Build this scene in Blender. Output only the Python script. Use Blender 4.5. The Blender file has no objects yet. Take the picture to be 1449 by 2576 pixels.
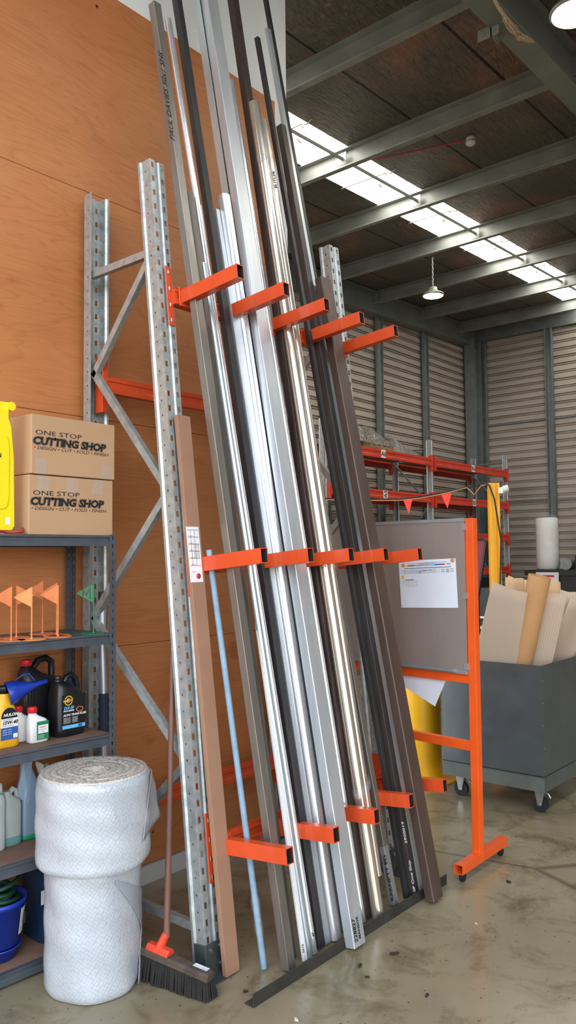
import bpy, math, random
from mathutils import Vector as V, Matrix
random.seed(7)
sc = bpy.context.scene
COL = sc.collection
PI = math.pi
def R(d): return math.radians(d)
# ------------------------------------------------------------------ materials
def lin(h):
    h = h.lstrip('#'); r = []
    for i in (0, 2, 4):
        c = int(h[i:i+2], 16)/255
        r.append(c/12.92 if c <= .04045 else ((c+.055)/1.055)**2.4)
    return (*r, 1)
class NT:
    def __init__(s, name):
        s.m = bpy.data.materials.new(name); s.m.use_nodes = True
        s.t = s.m.node_tree; s.b = s.t.nodes['Principled BSDF']; s.out = s.t.nodes['Material Output']
    def n(s, typ, **kw):
        x = s.t.nodes.new(typ)
        for k, v in kw.items():
            if k[0] == '_': setattr(x, k[1:], v)
            else: x.inputs[k.replace('_', ' ')].default_value = v
        return x
    def l(s, a, b): s.t.links.new(a, b)
    def coords(s, scale=(1, 1, 1), rot=(0, 0, 0), kind='Object'):
        tc = s.n('ShaderNodeTexCoord'); mp = s.n('ShaderNodeMapping')
        mp.inputs['Scale'].default_value = scale; mp.inputs['Rotation'].default_value = rot
        s.l(tc.outputs[kind], mp.inputs['Vector']); return mp.outputs[0]
    def noise(s, vec, scale, detail=4, rough=.5, dist=0):
        x = s.n('ShaderNodeTexNoise'); x.inputs['Scale'].default_value = scale; x.inputs['Detail'].default_value = detail
        x.inputs['Roughness'].default_value = rough; x.inputs['Distortion'].default_value = dist
        s.l(vec, x.inputs['Vector']); return x.outputs['Fac']
    def ramp(s, fac, stops):
        x = s.n('ShaderNodeValToRGB'); e = x.color_ramp.elements
        while len(e) < len(stops): e.new(.5)
        for i, (p, c) in enumerate(stops): e[i].position = p; e[i].color = c if isinstance(c, tuple) else lin(c)
        s.l(fac, x.inputs['Fac']); return x.outputs['Color']
    def mix(s, fac, a, b, mode='MIX'):
        x = s.n('ShaderNodeMix', _data_type='RGBA', _blend_type=mode)
        for sock, v in ((x.inputs[0], fac), (x.inputs[6], a), (x.inputs[7], b)):
            if hasattr(v, 'links'): s.l(v, sock)
            else: sock.default_value = v
        return x.outputs[2]
    def math(s, op, a, b=0.0, c=0.0):
        x = s.n('ShaderNodeMath', _operation=op)
        for i, v in enumerate((a, b, c)):
            if hasattr(v, 'links'): s.l(v, x.inputs[i])
            else: x.inputs[i].default_value = v
        return x.outputs[0]
    def bump(s, h, strength=.3, dist=.01):
        x = s.n('ShaderNodeBump'); x.inputs['Strength'].default_value = strength; x.inputs['Distance'].default_value = dist
        s.l(h, x.inputs['Height']); s.l(x.outputs[0], s.b.inputs['Normal'])
    def set(s, **kw):
        for k, v in kw.items():
            sock = s.b.inputs[k.replace('_', ' ')]
            if hasattr(v, 'links'): s.l(v, sock)
            else: sock.default_value = v
        return s.m
MATS = {}
def simple(name, col, rough=.5, metal=0, var=.12, vscale=8, bump=0, bscale=60, spec=.5, stretch=(1, 1, 1), coat=0):
    """plain procedural paint or metal: colour broken up by soft noise, roughness by a finer one"""
    t = NT(name); vec = t.coords(stretch)
    c = lin(col); d = tuple(x*(1-var*1.6) for x in c[:3])+(1,); e = tuple(min(1, x*(1+var)) for x in c[:3])+(1,)
    f = t.noise(vec, vscale, 5, .6)
    t.set(Base_Color=t.ramp(f, [(.3, d), (.7, e)]), Metallic=metal)
    g = t.n('ShaderNodeMapRange'); g.inputs['To Min'].default_value = max(0, rough-.08); g.inputs['To Max'].default_value = min(1, rough+.1)
    t.l(t.noise(vec, vscale*3, 3), g.inputs['Value']); t.l(g.outputs[0], t.b.inputs['Roughness'])
    t.b.inputs['Specular IOR Level'].default_value = spec
    if coat: t.b.inputs['Coat Weight'].default_value = coat
    if bump: t.bump(t.noise(vec, bscale, 3), bump, .004)
    MATS[name] = t.m; return t.m
simple('white_wall', '#eef2f4', .8, 0, .03, 1.2)
simple('skirting_white', '#c9c9c4', .5, 0, .06, 3)
simple('galv', '#b4b9b8', .42, .6, .16, 26, .05, 40)
simple('galv_dark', '#8d9494', .42, .6, .2, 18)
simple('galv_light', '#bcc6ca', .35, .55, .12, 6, stretch=(1, 1, .15))
simple('alu_bright', '#e3e5e8', .27, .62, .04, 5, .02, 160, stretch=(6, 6, .15))
simple('alu_mill', '#cdd2d6', .36, .62, .06, 4, .03, 160, stretch=(6, 6, .15))
simple('alu_round', '#e6e7ea', .2, .75, .02, 2)
simple('galv_round', '#b9c4c8', .3, .65, .06, 5)
simple('steel_pale', '#948f87', .36, .75, .1, 4, .05, 160, stretch=(6, 6, .15))
simple('steel_brown', '#6b655f', .34, .7, .15, 5, stretch=(4, 4, .2))
simple('stainless', '#dcd3c4', .17, .8, .03, 2)
simple('black_steel', '#3b3a3b', .42, .35, .22, 7, stretch=(3, 3, .3))
simple('black_steel_b', '#4a4644', .40, .4, .2, 7, stretch=(3, 3, .3))
simple('rust_steel', '#473a36', .45, .35, .35, 7, .1, 60, stretch=(2, 2, .3))
simple('brown_steel', '#5b4a43', .38, .35, .14, 5, stretch=(2, 2, .2))
simple('white_coat', '#e2e3e4', .4, 0, .03)
simple('blue_conduit', '#7f9aae', .6, 0, .12, 14)
simple('orange', '#d44d22', .33, 0, .06, 7, coat=.25)
simple('orange_far', '#d2402a', .45, 0, .12, 5)
simple('orange_frame', '#ea5a1c', .38, 0, .05, 7, coat=.2)
simple('orange_flag', '#dd7c46', .55, 0, .14, 18)
simple('orange_flag_light', '#e2904f', .55, 0, .1, 18)
simple('green_flag', '#18713f', .5, 0, .1, 18)
simple('charcoal', '#454a51', .48, 0, .12, 12)
simple('mdf', '#7b5c4b', .8, 0, .22, 5)
simple('base_plate', '#4c5352', .5, .5, .15, 18)
simple('bolt', '#c9c9c4', .3, 1, .1, 30)
simple('angle_steel', '#3c3a35', .6, .3, .25, 9)
simple('carton_strip', '#9a735b', .75, 0, .05, 6)
simple('kraft', '#c8a37b', .7, 0, .05, 5)
simple('core_kraft', '#c59462', .6, 0, .06, 5)
simple('black_plastic', '#17181b', .34, 0, .15, 12)
simple('grey_plastic', '#2f3137', .5, 0, .12, 12)
simple('blue_plastic', '#1c3aa0', .3, 0, .1, 8)
simple('navy_plastic', '#12304c', .45, 0, .12, 8)
simple('red_plastic', '#cf2531', .35, 0, .08, 12)
simple('yellow_plastic', '#e4ac22', .35, 0, .06, 10)
simple('sign_yellow', '#efd81a', .4, 0, .04, 6)
simple('white_plastic', '#e1e3e4', .35, 0, .04, 9)
simple('milk_plastic', '#b6c0be', .4, 0, .06, 8)
simple('blue_milk', '#8ca6bf', .4, 0, .06, 8)
simple('green_fluid', '#2c9c6c', .35, 0, .06, 8)
simple('teal_fluid', '#6ba39a', .35, 0, .06, 8)
simple('green_hose', '#0f3b2b', .5, 0, .2, 12)
simple('red_hose', '#a3343a', .5, 0, .1, 12)
simple('black_ink', '#181512', .7, 0, .05, 30)
simple('white_ink', '#dedede', .7, 0, .05, 30)
simple('paper', '#dfe3ee', .75, 0, .02, 6, .08, 12)
simple('label_white', '#e4e4e4', .6, 0, .03, 20)
simple('label_black', '#111214', .5, 0, .05, 20)
simple('label_blue', '#2a5a9e', .5, 0, .05, 20)
simple('label_cyan', '#69b6dd', .5, 0, .05, 20)
simple('label_green', '#1b7850', .5, 0, .05, 20)
simple('label_yellow', '#e6c93a', .5, 0, .05, 20)
simple('label_red', '#c8304a', .5, 0, .05, 20)
simple('label_purple', '#a389c4', .5, 0, .05, 20)
simple('label_grey', '#8d9298', .5, 0, .05, 20)
simple('label_orange', '#e08a50', .5, 0, .05, 20)
simple('broom_handle', '#69463b', .55, 0, .22, 10, stretch=(2, 2, .3))
simple('broom_block', '#4d4138', .8, 0, .3, 20)
simple('bristle', '#211d1a', .85, 0, .25, 40)
simple('broom_red', '#d8452c', .35, 0, .06)
simple('silver_pole', '#b9bec8', .3, .6, .06, 8, stretch=(1, 1, .1))
simple('navy_foam', '#1c2438', .8, 0, .1, 20)
simple('board_face', '#a69b94', .42, .5, .03, 3, .03, 200, stretch=(.3, 6, 1))
simple('board_trim', '#aab0b4', .4, .6, .05)
simple('bin_steel', '#737e84', .33, .8, .10, 3, .03, 120)
simple('bin_skirt', '#6e7571', .5, .6, .1, 9)
simple('tyre', '#15171d', .55, 0, .1, 30)
simple('caster_zinc', '#c4cbd0', .25, .9, .08, 20)
simple('yellow_steel', '#eeb410', .36, 0, .05, 5, coat=.2)
simple('yellow_column', '#f0a80c', .4, 0, .05, 5)
simple('cable_black', '#1d1a1a', .6, 0, .1)
simple('cable_orange', '#c98a5a', .6, 0, .1)
simple('pennant_red', '#f23a26', .6, 0, .05)
simple('purlin', '#94968f', .5, .35, .14, 3)
simple('rafter', '#7b807d', .55, .1, .10, 2)
simple('column_green', '#7e8482', .5, .25, .14, 4)
simple('foam_roll', '#e6e4de', .5, 0, .04, 6, .25, 30)
simple('dark_machine', '#262626', .5, .1, .15, 6)
simple('red_panel', '#7e2029', .45, 0, .12, 6)
simple('pallet_wood', '#8f7359', .8, 0, .2, 8)
simple('leaf', '#2e2418', .9, 0, .3, 40)
simple('chip', '#c9c3ae', .8, 0, .15, 40)
simple('sensor_white', '#d8d8d2', .5, 0, .04)
simple('lamp_body', '#8b8a80', .4, .5, .08)
simple('cream', '#cfc3a8', .6, 0, .1)
simple('rope', '#b9a184', .8, 0, .25, 30)
simple('glove', '#b9b4aa', .7, 0, .3, 20)
def emis(name, col, s):
    t = NT(name); t.set(Base_Color=lin('#ffffff'), Emission_Color=lin(col), Emission_Strength=s); MATS[name] = t.m; return t
emis('lamp_lens', '#fff6dc', 40)
# skylight sheeting: translucent ribbed fibreglass with leaf litter on it
t = emis('skylight', '#ffffff', 9)
v = t.coords((1, 1, 1)); litter = t.ramp(t.noise(t.coords((1.5, 5, 1)), 3.2, 6, .7), [(.57, '#ffffff'), (.62, '#2a1f10')])
w = t.n('ShaderNodeTexWave', _wave_type='BANDS', _bands_direction='Y'); w.inputs['Scale'].default_value = 2.4; t.l(v, w.inputs['Vector'])
ribs = t.ramp(w.outputs['Fac'], [(.0, '#5a554a'), (.12, '#fffef8')])
t.l(t.mix(1.0, litter, ribs, 'MULTIPLY'), t.b.inputs['Emission Color'])
# plywood
t = NT('plywood')
vec = t.coords((.55, 1, 3.2)); n1 = t.noise(vec, 1.3, 3, .5, 1.2)
w = t.math('FRACT', t.math('MULTIPLY', n1, 9.0))
lines = t.ramp(w, [(.0, '#000000'), (.06, '#9a9a9a'), (.2, '#ffffff'), (.93, '#ffffff'), (1, '#000000')])
base = t.ramp(t.noise(t.coords((.5, 1, 1.1)), 1.4, 4, .55), [(.25, '#b9713f'), (.55, '#cb8450'), (.8, '#d59260')])
fine = t.ramp(t.noise(t.coords((1.2, 1, 26)), 5, 4, .6), [(.2, '#dcdcdc'), (.8, '#ffffff')])
c = t.mix(1.0, base, fine, 'MULTIPLY'); c = t.mix(.13, c, t.mix(1.0, c, lines, 'MULTIPLY'))
stain = t.ramp(t.noise(t.coords((1, 1, 2)), 2.3, 2, .4), [(.66, '#ffffff'), (.70, '#d9b8a4')])
c = t.mix(.55, c, t.mix(1.0, c, stain, 'MULTIPLY'))
vo = t.n('ShaderNodeTexVoronoi'); vo.inputs['Scale'].default_value = 3.5; t.l(t.coords((1, .01, 1)), vo.inputs['Vector'])
knot = t.ramp(vo.outputs['Distance'], [(.03, '#5a2c12'), (.045, '#ffffff')])
c = t.mix(1.0, c, knot, 'MULTIPLY')
MATS['plywood'] = t.set(Base_Color=c, Roughness=.42, Specular_IOR_Level=.4)
# concrete floor
t = NT('concrete')
v = t.coords()
c = t.ramp(t.noise(v, .55, 6, .62, .4), [(.3, '#7c705a'), (.5, '#908469'), (.72, '#a99d82')])
blot = t.ramp(t.noise(v, 3.2, 7, .7, .6), [(.34, '#b0a694'), (.5, '#ffffff')])
c = t.mix(.75, c, t.mix(1.0, c, blot, 'MULTIPLY'))
speck = t.ramp(t.noise(v, 34, 2, .6), [(.26, '#6b5c48'), (.33, '#ffffff')])
c = t.mix(.8, c, t.mix(1.0, c, speck, 'MULTIPLY'))
crack = t.n('ShaderNodeTexVoronoi', _feature='DISTANCE_TO_EDGE'); crack.inputs['Scale'].default_value = .23
t.l(t.mix(.12, t.coords(), t.n('ShaderNodeTexNoise').outputs['Color']), crack.inputs['Vector'])
c = t.mix(.6, c, t.mix(1.0, c, t.ramp(crack.outputs['Distance'], [(.0012, '#3d3428'), (.003, '#ffffff')]), 'MULTIPLY'))
rg = t.n('ShaderNodeMapRange'); rg.inputs['To Min'].default_value = .10; rg.inputs['To Max'].default_value = .36
t.l(t.noise(v, 2.1, 5, .6), rg.inputs['Value'])
t.bump(t.noise(v, 16, 4), .06, .01)
MATS['concrete'] = t.set(Base_Color=c, Roughness=rg.outputs[0], Specular_IOR_Level=.45)
# wall cladding, warm grey with dusty streaks
t = NT('cladding')
c = t.ramp(t.noise(t.coords((.4, .4, 3)), 2, 5, .6), [(.3, '#aa9e93'), (.7, '#c2b7ab')])
MATS['cladding'] = t.set(Base_Color=c, Roughness=.55, Metallic=.1)
# roof blanket: dull foil held by wire mesh, blankets lapped every 1.06 m
t = NT('foil')
v = t.coords(); sx = t.n('ShaderNodeSeparateXYZ'); t.l(v, sx.inputs[0])
def lines_at(ax, period, off, width):
    f = t.math('FRACT', t.math('DIVIDE', t.math('ADD', sx.outputs[ax], off), period))
    return t.math('LESS_THAN', f, width/period)
wob = t.noise(v, 5, 2)
mesh_l = t.math('MAXIMUM', lines_at(0, .30, 0, .006), lines_at(1, .15, 0, .005))
lap = lines_at(1, 1.06, 1.02, .03)
c = t.ramp(t.noise(v, .7, 5, .6, .3), [(.38, '#6c6760'), (.55, '#80746a'), (.66, '#a4806c')])  # red-brown patches paint in the tint reflected from plywood and floor
c = t.mix(t.math('MULTIPLY', mesh_l, .45), c, lin('#34302c')); c = t.mix(t.math('MULTIPLY', lap, .9), c, lin('#15120f'))
t.bump(t.noise(t.coords((1, 3, 1), (0, 0, .6)), 6, 5, .6, 1.2), .9, .06)
MATS['foil'] = t.set(Base_Color=c, Roughness=.36, Metallic=.6)
# bubble wrap
def bubble(name, alpha):
    t = NT(name)
    uv = t.coords(rot=(0, 0, .62), kind='UV'); vo = t.n('ShaderNodeTexVoronoi', _feature='SMOOTH_F1'); vo.inputs['Scale'].default_value = 1; vo.inputs['Randomness'].default_value = .28
    t.l(uv, vo.inputs['Vector'])
    dome = t.ramp(vo.outputs['Distance'], [(.2, '#ffffff'), (.62, '#000000')])
    wr = t.noise(t.coords((1, 1, .6), (0, .5, 0)), 16, 5, .65, 1.5)
    t.bump(t.math('ADD', dome, t.math('MULTIPLY', wr, 3.0)), .25, .004)
    c = t.mix(1.0, t.ramp(t.noise(t.coords(), 2.5, 4, .6), [(.3, '#a9afb6'), (.7, '#bdc2c6')]), t.ramp(vo.outputs['Distance'], [(.3, '#ffffff'), (.62, '#e9ebee')]), 'MULTIPLY')
    t.set(Base_Color=c, Roughness=.16, Alpha=alpha, Specular_IOR_Level=.6)
    t.b.inputs['Subsurface Weight'].default_value = .0
    MATS[name] = t.m
bubble('bubble_wrap', 1.0); bubble('bubble_sheet', .6)
t = NT('bubble_end')
w = t.n('ShaderNodeTexWave', _wave_type='RINGS', _rings_direction='Z', _wave_profile='SAW'); w.inputs['Scale'].default_value = 11; w.inputs['Distortion'].default_value = 2.5; w.inputs['Detail'].default_value = 3
t.l(t.coords(), w.inputs['Vector'])
c = t.ramp(w.outputs['Fac'], [(0, '#a89a8a'), (1, '#cfc7bc')]); t.bump(t.noise(t.coords(), 90, 3), .8, .01)
MATS['bubble_end'] = t.set(Base_Color=c, Roughness=.35)
# clear wrap
t = NT('clear_film'); t.bump(t.noise(t.coords(), 14, 5, .7, 2), 1, .04)
MATS['clear_film'] = t.set(Base_Color=lin('#b5b0a8'), Roughness=.12, Alpha=.8, Metallic=.9)
t = NT('clear_tape'); t.bump(t.noise(t.coords(), 40, 4, .7, 2), .8, .01)
MATS['clear_tape'] = t.set(Base_Color=lin('#dfe4ec'), Roughness=.08, Alpha=.09)
# carton boards with flute lines, and shipping boxes
def fluted(name, col, scale, strength=.12):
    t = NT(name); w = t.n('ShaderNodeTexWave', _wave_type='BANDS', _bands_direction='X'); w.inputs['Scale'].default_value = scale
    t.l(t.coords(kind='UV'), w.inputs['Vector'])
    base = t.ramp(t.noise(t.coords(), 4, 4), [(.3, tuple(x*.93 for x in lin(col)[:3])+(1,)), (.7, lin(col))])
    t.bump(w.outputs['Fac'], .12, .002)
    MATS[name] = t.set(Base_Color=t.mix(strength*.5, base, t.mix(1.0, base, t.ramp(w.outputs['Fac'], [(0, '#707070'), (1, '#ffffff')]), 'MULTIPLY')), Roughness=.8)
fluted('corrugated_card', '#c6b09b', 22, .35)
fluted('box_card', '#ba9470', 30, .05)
# ------------------------------------------------------------------ object helpers
def tag(o, label=None, cat=None, group=None, kind=None):
    if label: o['label'] = label
    if cat: o['category'] = cat
    if group: o['group'] = group
    if kind: o['kind'] = kind
    return o
ROOTM = {}
def thing(name, label, cat, loc=(0, 0, 0), rot=(0, 0, 0), group=None):
    o = bpy.data.objects.new(name, None); COL.objects.link(o); o.empty_display_size = .05
    o.location = loc; o.rotation_euler = rot
    from mathutils import Euler
    ROOTM[o.name] = Matrix.Translation(V(loc)) @ Euler(rot).to_matrix().to_4x4()
    return tag(o, label, cat, group)
def perp(a):
    a = a.normalized(); h = V((0, 0, 1)) if abs(a.z) < .9 else V((1, 0, 0))
    u = a.cross(h).normalized(); return u, a.cross(u).normalized()
class MB:
    """collects shapes, then links them as one mesh object"""
    def __init__(s): s.v = []; s.f = []; s.smooth = []; s.uv = {}
    def add(s, vs, fs, smooth=False, uvs=None):
        n = len(s.v); s.v += [V(p) for p in vs]
        for i, f in enumerate(fs):
            s.f.append([n+k for k in f]); s.smooth.append(smooth)
            if uvs: s.uv[len(s.f)-1] = uvs[i]
        return s
    def box(s, x0, x1, y0, y1, z0, z1):
        vs = [(x, y, z) for z in (z0, z1) for y in (y0, y1) for x in (x0, x1)]
        return s.add(vs, [(0, 2, 3, 1), (4, 5, 7, 6), (0, 1, 5, 4), (2, 6, 7, 3), (0, 4, 6, 2), (1, 3, 7, 5)])
    def obox(s, c, ax, h):
        c = V(c); A = [V(a).normalized()*k for a, k in zip(ax, h)]
        vs = [c+A[0]*i+A[1]*j+A[2]*k for k in (-1, 1) for j in (-1, 1) for i in (-1, 1)]
        return s.add(vs, [(0, 2, 3, 1), (4, 5, 7, 6), (0, 1, 5, 4), (2, 6, 7, 3), (0, 4, 6, 2), (1, 3, 7, 5)])
    def prism(s, prof, p0, p1, u, w, caps=True, closed=True, smooth=False):
        """2-D profile (list of (a,b)) swept from p0 to p1; a along u, b along w"""
        p0, p1, u, w = V(p0), V(p1), V(u), V(w); n = len(prof)
        vs = [p+u*a+w*b for p in (p0, p1) for a, b in prof]
        fs = [(i, (i+1) % n, n+(i+1) % n, n+i) for i in range(n if closed else n-1)]
        if caps and closed: fs += [tuple(range(n))[::-1], tuple(range(n, 2*n))]
        return s.add(vs, fs, smooth)
    def hollow(s, w, d, t, p0, p1, u, v, r=0):
        """rectangular hollow section, corner at the sweep line"""
        def rect(x0, x1, y0, y1, r):
            if r <= 0: return [(x0, y0), (x1, y0), (x1, y1), (x0, y1)]
            o = []
            for cx, cy, a0 in ((x0+r, y0+r, 180), (x1-r, y0+r, 270), (x1-r, y1-r, 0), (x0+r, y1-r, 90)):
                for k in range(5): a = R(a0+k*22.5); o.append((cx+r*math.cos(a), cy+r*math.sin(a)))
            return o
        A = rect(0, w, 0, d, r); B = rect(t, w-t, t, d-t, max(0, r-t) if r > t else 0)
        if len(B) != len(A): B = rect(t, w-t, t, d-t, .0005) if r > 0 else B
        p0, p1, u, v = V(p0), V(p1), V(u), V(v); n = len(A)
        vs = [p+u*a+v*b for P in (A, B) for p in (p0, p1) for a, b in P]
        fs = []; fc = []
        for i in range(n):
            j = (i+1) % n
            fs += [(i, j, n+j, n+i), (2*n+j, 2*n+i, 3*n+i, 3*n+j)]; fc += [(j, i, 2*n+i, 2*n+j), (n+i, n+j, 3*n+j, 3*n+i)]
        s.add(vs, fs); return s.add(vs, fc)
    def cyl(s, p0, p1, r0, r1=None, n=20, caps=True, smooth=True):
        p0, p1 = V(p0), V(p1); r1 = r0 if r1 is None else r1; u, w = perp(p1-p0)
        vs = [p+(u*math.cos(2*PI*i/n)+w*math.sin(2*PI*i/n))*r for p, r in ((p0, r0), (p1, r1)) for i in range(n)]
        s.add(vs, [(i, (i+1) % n, n+(i+1) % n, n+i) for i in range(n)], smooth)
        if caps: s.add(vs, [tuple(range(n))[::-1], tuple(range(n, 2*n))])
        return s
    def pipe(s, p0, p1, r, t=.002, n=24):
        p0, p1 = V(p0), V(p1); u, w = perp(p1-p0)
        vs = [p+(u*math.cos(2*PI*i/n)+w*math.sin(2*PI*i/n))*q for q in (r, r-t) for p in (p0, p1) for i in range(n)]
        fs = []; fc = []
        for i in range(n):
            j = (i+1) % n; fs += [(i, j, n+j, n+i), (2*n+j, 2*n+i, 3*n+i, 3*n+j)]; fc += [(j, i, 2*n+i, 2*n+j), (n+i, n+j, 3*n+j, 3*n+i)]
        s.add(vs, fs, True); return s.add(vs, fc)
    def tube(s, pts, r, n=10):
        pts = [V(p) for p in pts]; rings = []; u = None
        for i, p in enumerate(pts):
            a = (pts[min(i+1, len(pts)-1)]-pts[max(i-1, 0)]).normalized()
            if u is None: u, _ = perp(a)
            u = (u-a*u.dot(a)).normalized(); w = a.cross(u); q = r[i] if isinstance(r, (list, tuple)) else r
            rings.append([p+(u*math.cos(2*PI*k/n)+w*math.sin(2*PI*k/n))*q for k in range(n)])
        vs = [x for g in rings for x in g]; m = len(pts)
        fs = [(i*n+k, i*n+(k+1) % n, (i+1)*n+(k+1) % n, (i+1)*n+k) for i in range(m-1) for k in range(n)]
        s.add(vs, fs, True); s.add(vs[:n], [tuple(range(n))[::-1]]); s.add(vs[-n:], [tuple(range(n))]); return s
    def lathe(s, prof, o, axis=(0, 0, 1), n=32, smooth=True):
        """prof: list of (radius, height)"""
        o = V(o); a = V(axis).normalized(); u, w = perp(a); m = len(prof)
        vs = [o+a*h+(u*math.cos(2*PI*k/n)+w*math.sin(2*PI*k/n))*r for r, h in prof for k in range(n)]
        uvs = []; fs = []
        for i in range(m-1):
            for k in range(n): fs.append((i*n+k, (i+1)*n+k, (i+1)*n+(k+1) % n, i*n+(k+1) % n))
        s.add(vs, fs, smooth); return s
    def loft(s, secs, n=28, smooth=True):
        """secs: (z, half x, half y, cx, cy, power) superellipse sections"""
        vs = []
        for z, hx, hy, cx, cy, p in secs:
            for k in range(n):
                a = 2*PI*k/n; c, q = math.cos(a), math.sin(a)
                vs.append((cx+hx*math.copysign(abs(c)**(2/p), c), cy+hy*math.copysign(abs(q)**(2/p), q), z))
        m = len(secs)
        s.add(vs, [(i*n+k, i*n+(k+1) % n, (i+1)*n+(k+1) % n, (i+1)*n+k) for i in range(m-1) for k in range(n)], smooth)
        s.add(vs[:n], [tuple(range(n))[::-1]]); s.add(vs[-n:], [tuple(range(n))]); return s
    def strip(s, p0, a, L, prof, u, w, perf={}, pitch=.07, z0=.04, sh=.02, sw=.011):
        """open folded sheet swept length L along a; perf={segment: [centre fractions]} cuts slots into that segment"""
        p0, a, u, w = V(p0), V(a).normalized(), V(u), V(w)
        for i in range(len(prof)-1):
            A = p0+u*prof[i][0]+w*prof[i][1]; B = p0+u*prof[i+1][0]+w*prof[i+1][1]; d = B-A; W = d.length
            if i not in perf: s.add([A, B, B+a*L, A+a*L], [(0, 1, 2, 3)]); continue
            e = d/W; xs = [0]
            for c in perf[i]: xs += [c*W-sw/2, c*W+sw/2]
            xs.append(W); zs = [0]; z = z0
            while z+sh < L: zs += [z, z+sh]; z += pitch
            zs.append(L); vs = [A+e*x+a*h for h in zs for x in xs]; k = len(xs)
            fs = [(r*k+c, r*k+c+1, (r+1)*k+c+1, (r+1)*k+c) for r in range(len(zs)-1) for c in range(k-1) if not (r % 2 == 1 and c % 2 == 1)]
            s.add(vs, fs)
        return s
    def sheet(s, O, U, Vv, nu, nv, fn=None, su=1, sv=1):
        O, U, Vv = V(O), V(U), V(Vv); N = U.cross(Vv).normalized(); vs = []
        for j in range(nv+1):
            for i in range(nu+1):
                p = O+U*(i/nu)+Vv*(j/nv)
                if fn: p = p+N*fn(i/nu, j/nv)
                vs.append(p)
        fs = []; uvs = []
        for j in range(nv):
            for i in range(nu):
                a = j*(nu+1)+i; fs.append((a, a+1, a+nu+2, a+nu+1))
                uvs.append([(i/nu*su, j/nv*sv), ((i+1)/nu*su, j/nv*sv), ((i+1)/nu*su, (j+1)/nv*sv), (i/nu*su, (j+1)/nv*sv)])
        return s.add(vs, fs, fn is not None, uvs)
    def build(s, name, mat, parent=None, label=None, bevel=0, solid=0, world=True, origin=None):
        top = parent
        if parent is not None and world:
            M = ROOTM.get(parent.name)
            if M is not None:
                Mi = M.inverted(); vs = [Mi @ p for p in s.v]
            else: vs = s.v
        elif parent is None:
            if origin is None:
                lo = V([min(p[i] for p in s.v) for i in range(3)]); hi = V([max(p[i] for p in s.v) for i in range(3)])
                origin = V(((lo.x+hi.x)/2, (lo.y+hi.y)/2, lo.z))
            vs = [p-V(origin) for p in s.v]
        else: vs = s.v
        me = bpy.data.meshes.new(name); me.from_pydata([tuple(p) for p in vs], [], s.f)
        me.polygons.foreach_set('use_smooth', s.smooth)
        if s.uv:
            uvl = me.uv_layers.new(name='UVMap')
            for pi, uv in s.uv.items():
                for li, c in zip(me.polygons[pi].loop_indices, uv): uvl.data[li].uv = c
        me.materials.append(MATS[mat]); me.validate()
        o = bpy.data.objects.new(name, me); COL.objects.link(o)
        if parent is not None:
            o.parent = parent
            if parent.name in ROOTM: ROOTM[o.name] = ROOTM[parent.name]
        else:
            o.location = origin; ROOTM[o.name] = Matrix.Translation(V(origin))
        if solid:
            m = o.modifiers.new('thick', 'SOLIDIFY'); m.thickness = solid; m.offset = 0
        if bevel:
            m = o.modifiers.new('bevel', 'BEVEL'); m.width = bevel; m.segments = 2; m.limit_method = 'ANGLE'; m.angle_limit = R(50)
        if label: o['label'] = label
        return o
def struct(name, mb, mat, **kw):
    o = mb.build(name, mat, **kw); o['kind'] = 'structure'; return o
def text(name, s, size, mat, parent, at, xd, yd, bold=0, shear=0, thick=.0004, sx=1, align='LEFT', label=None):
    cu = bpy.data.curves.new(name, 'FONT'); cu.body = s; cu.size = size; cu.extrude = thick; cu.offset = bold
    cu.shear = shear; cu.align_x = align; cu.resolution_u = 2
    tmp = bpy.data.objects.new('tmp_text', cu); COL.objects.link(tmp)
    dg = bpy.context.evaluated_depsgraph_get(); dg.update()
    me = bpy.data.meshes.new_from_object(tmp.evaluated_get(dg)); bpy.data.objects.remove(tmp); bpy.data.curves.remove(cu)
    xd, yd = V(xd).normalized(), V(yd).normalized(); zd = xd.cross(yd).normalized(); yd = zd.cross(xd)
    M = Matrix((xd*sx, yd, zd)).transposed().to_4x4(); M.translation = V(at)
    P = ROOTM.get(parent.name)
    if P is not None: M = P.inverted() @ M
    me.transform(M); me.materials.clear(); me.materials.append(MATS[mat])
    o = bpy.data.objects.new(name, me); COL.objects.link(o); o.parent = parent
    if label: o['label'] = label
    return o
def copy_tree(o, parent=None):
    c = o.copy(); COL.objects.link(c)
    if parent is not None: c.parent = parent
    if o.name in ROOTM: ROOTM[c.name] = ROOTM[o.name]
    for ch in [x for x in bpy.data.objects if x.parent == o]: copy_tree(ch, c)
    return c
X, Y, Z = V((1, 0, 0)), V((0, 1, 0)), V((0, 0, 1))
# ------------------------------------------------------------------ camera
cam = bpy.data.cameras.new('camera'); co = bpy.data.objects.new('camera', cam); COL.objects.link(co); sc.camera = co
yaw, pit, rol = R(40.29), R(3.15), R(-.55)
F = V((math.cos(yaw)*math.cos(pit), math.sin(yaw)*math.cos(pit), math.sin(pit)))
r0 = V((math.sin(yaw), -math.cos(yaw), 0)); u0 = r0.cross(F)
rt = r0*math.cos(rol)+u0*math.sin(rol); up = u0*math.cos(rol)-r0*math.sin(rol)
M = Matrix((rt, up, -F)).transposed().to_4x4(); M.translation = V((0, 0, 1.76)); co.matrix_world = M
cam.sensor_fit = 'HORIZONTAL'; cam.sensor_width = 36; cam.lens = 2010/1449*36; cam.clip_start = .05; cam.clip_end = 200
# ------------------------------------------------------------------ the building
WY = 3.462                      # face of the near partition wall
XF, YF = 16.05, 8.2             # far right wall and far left wall
def roofz(x): return 6.72+.04*(x-16)
struct('floor', MB().box(-6, XF+.3, -14, YF+.3, -.2, 0), 'concrete', origin=(0, 0, 0))
struct('wall_left', MB().box(-3, 4.13, WY+.02, WY+.14, 0, 6.22), 'white_wall')
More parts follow.
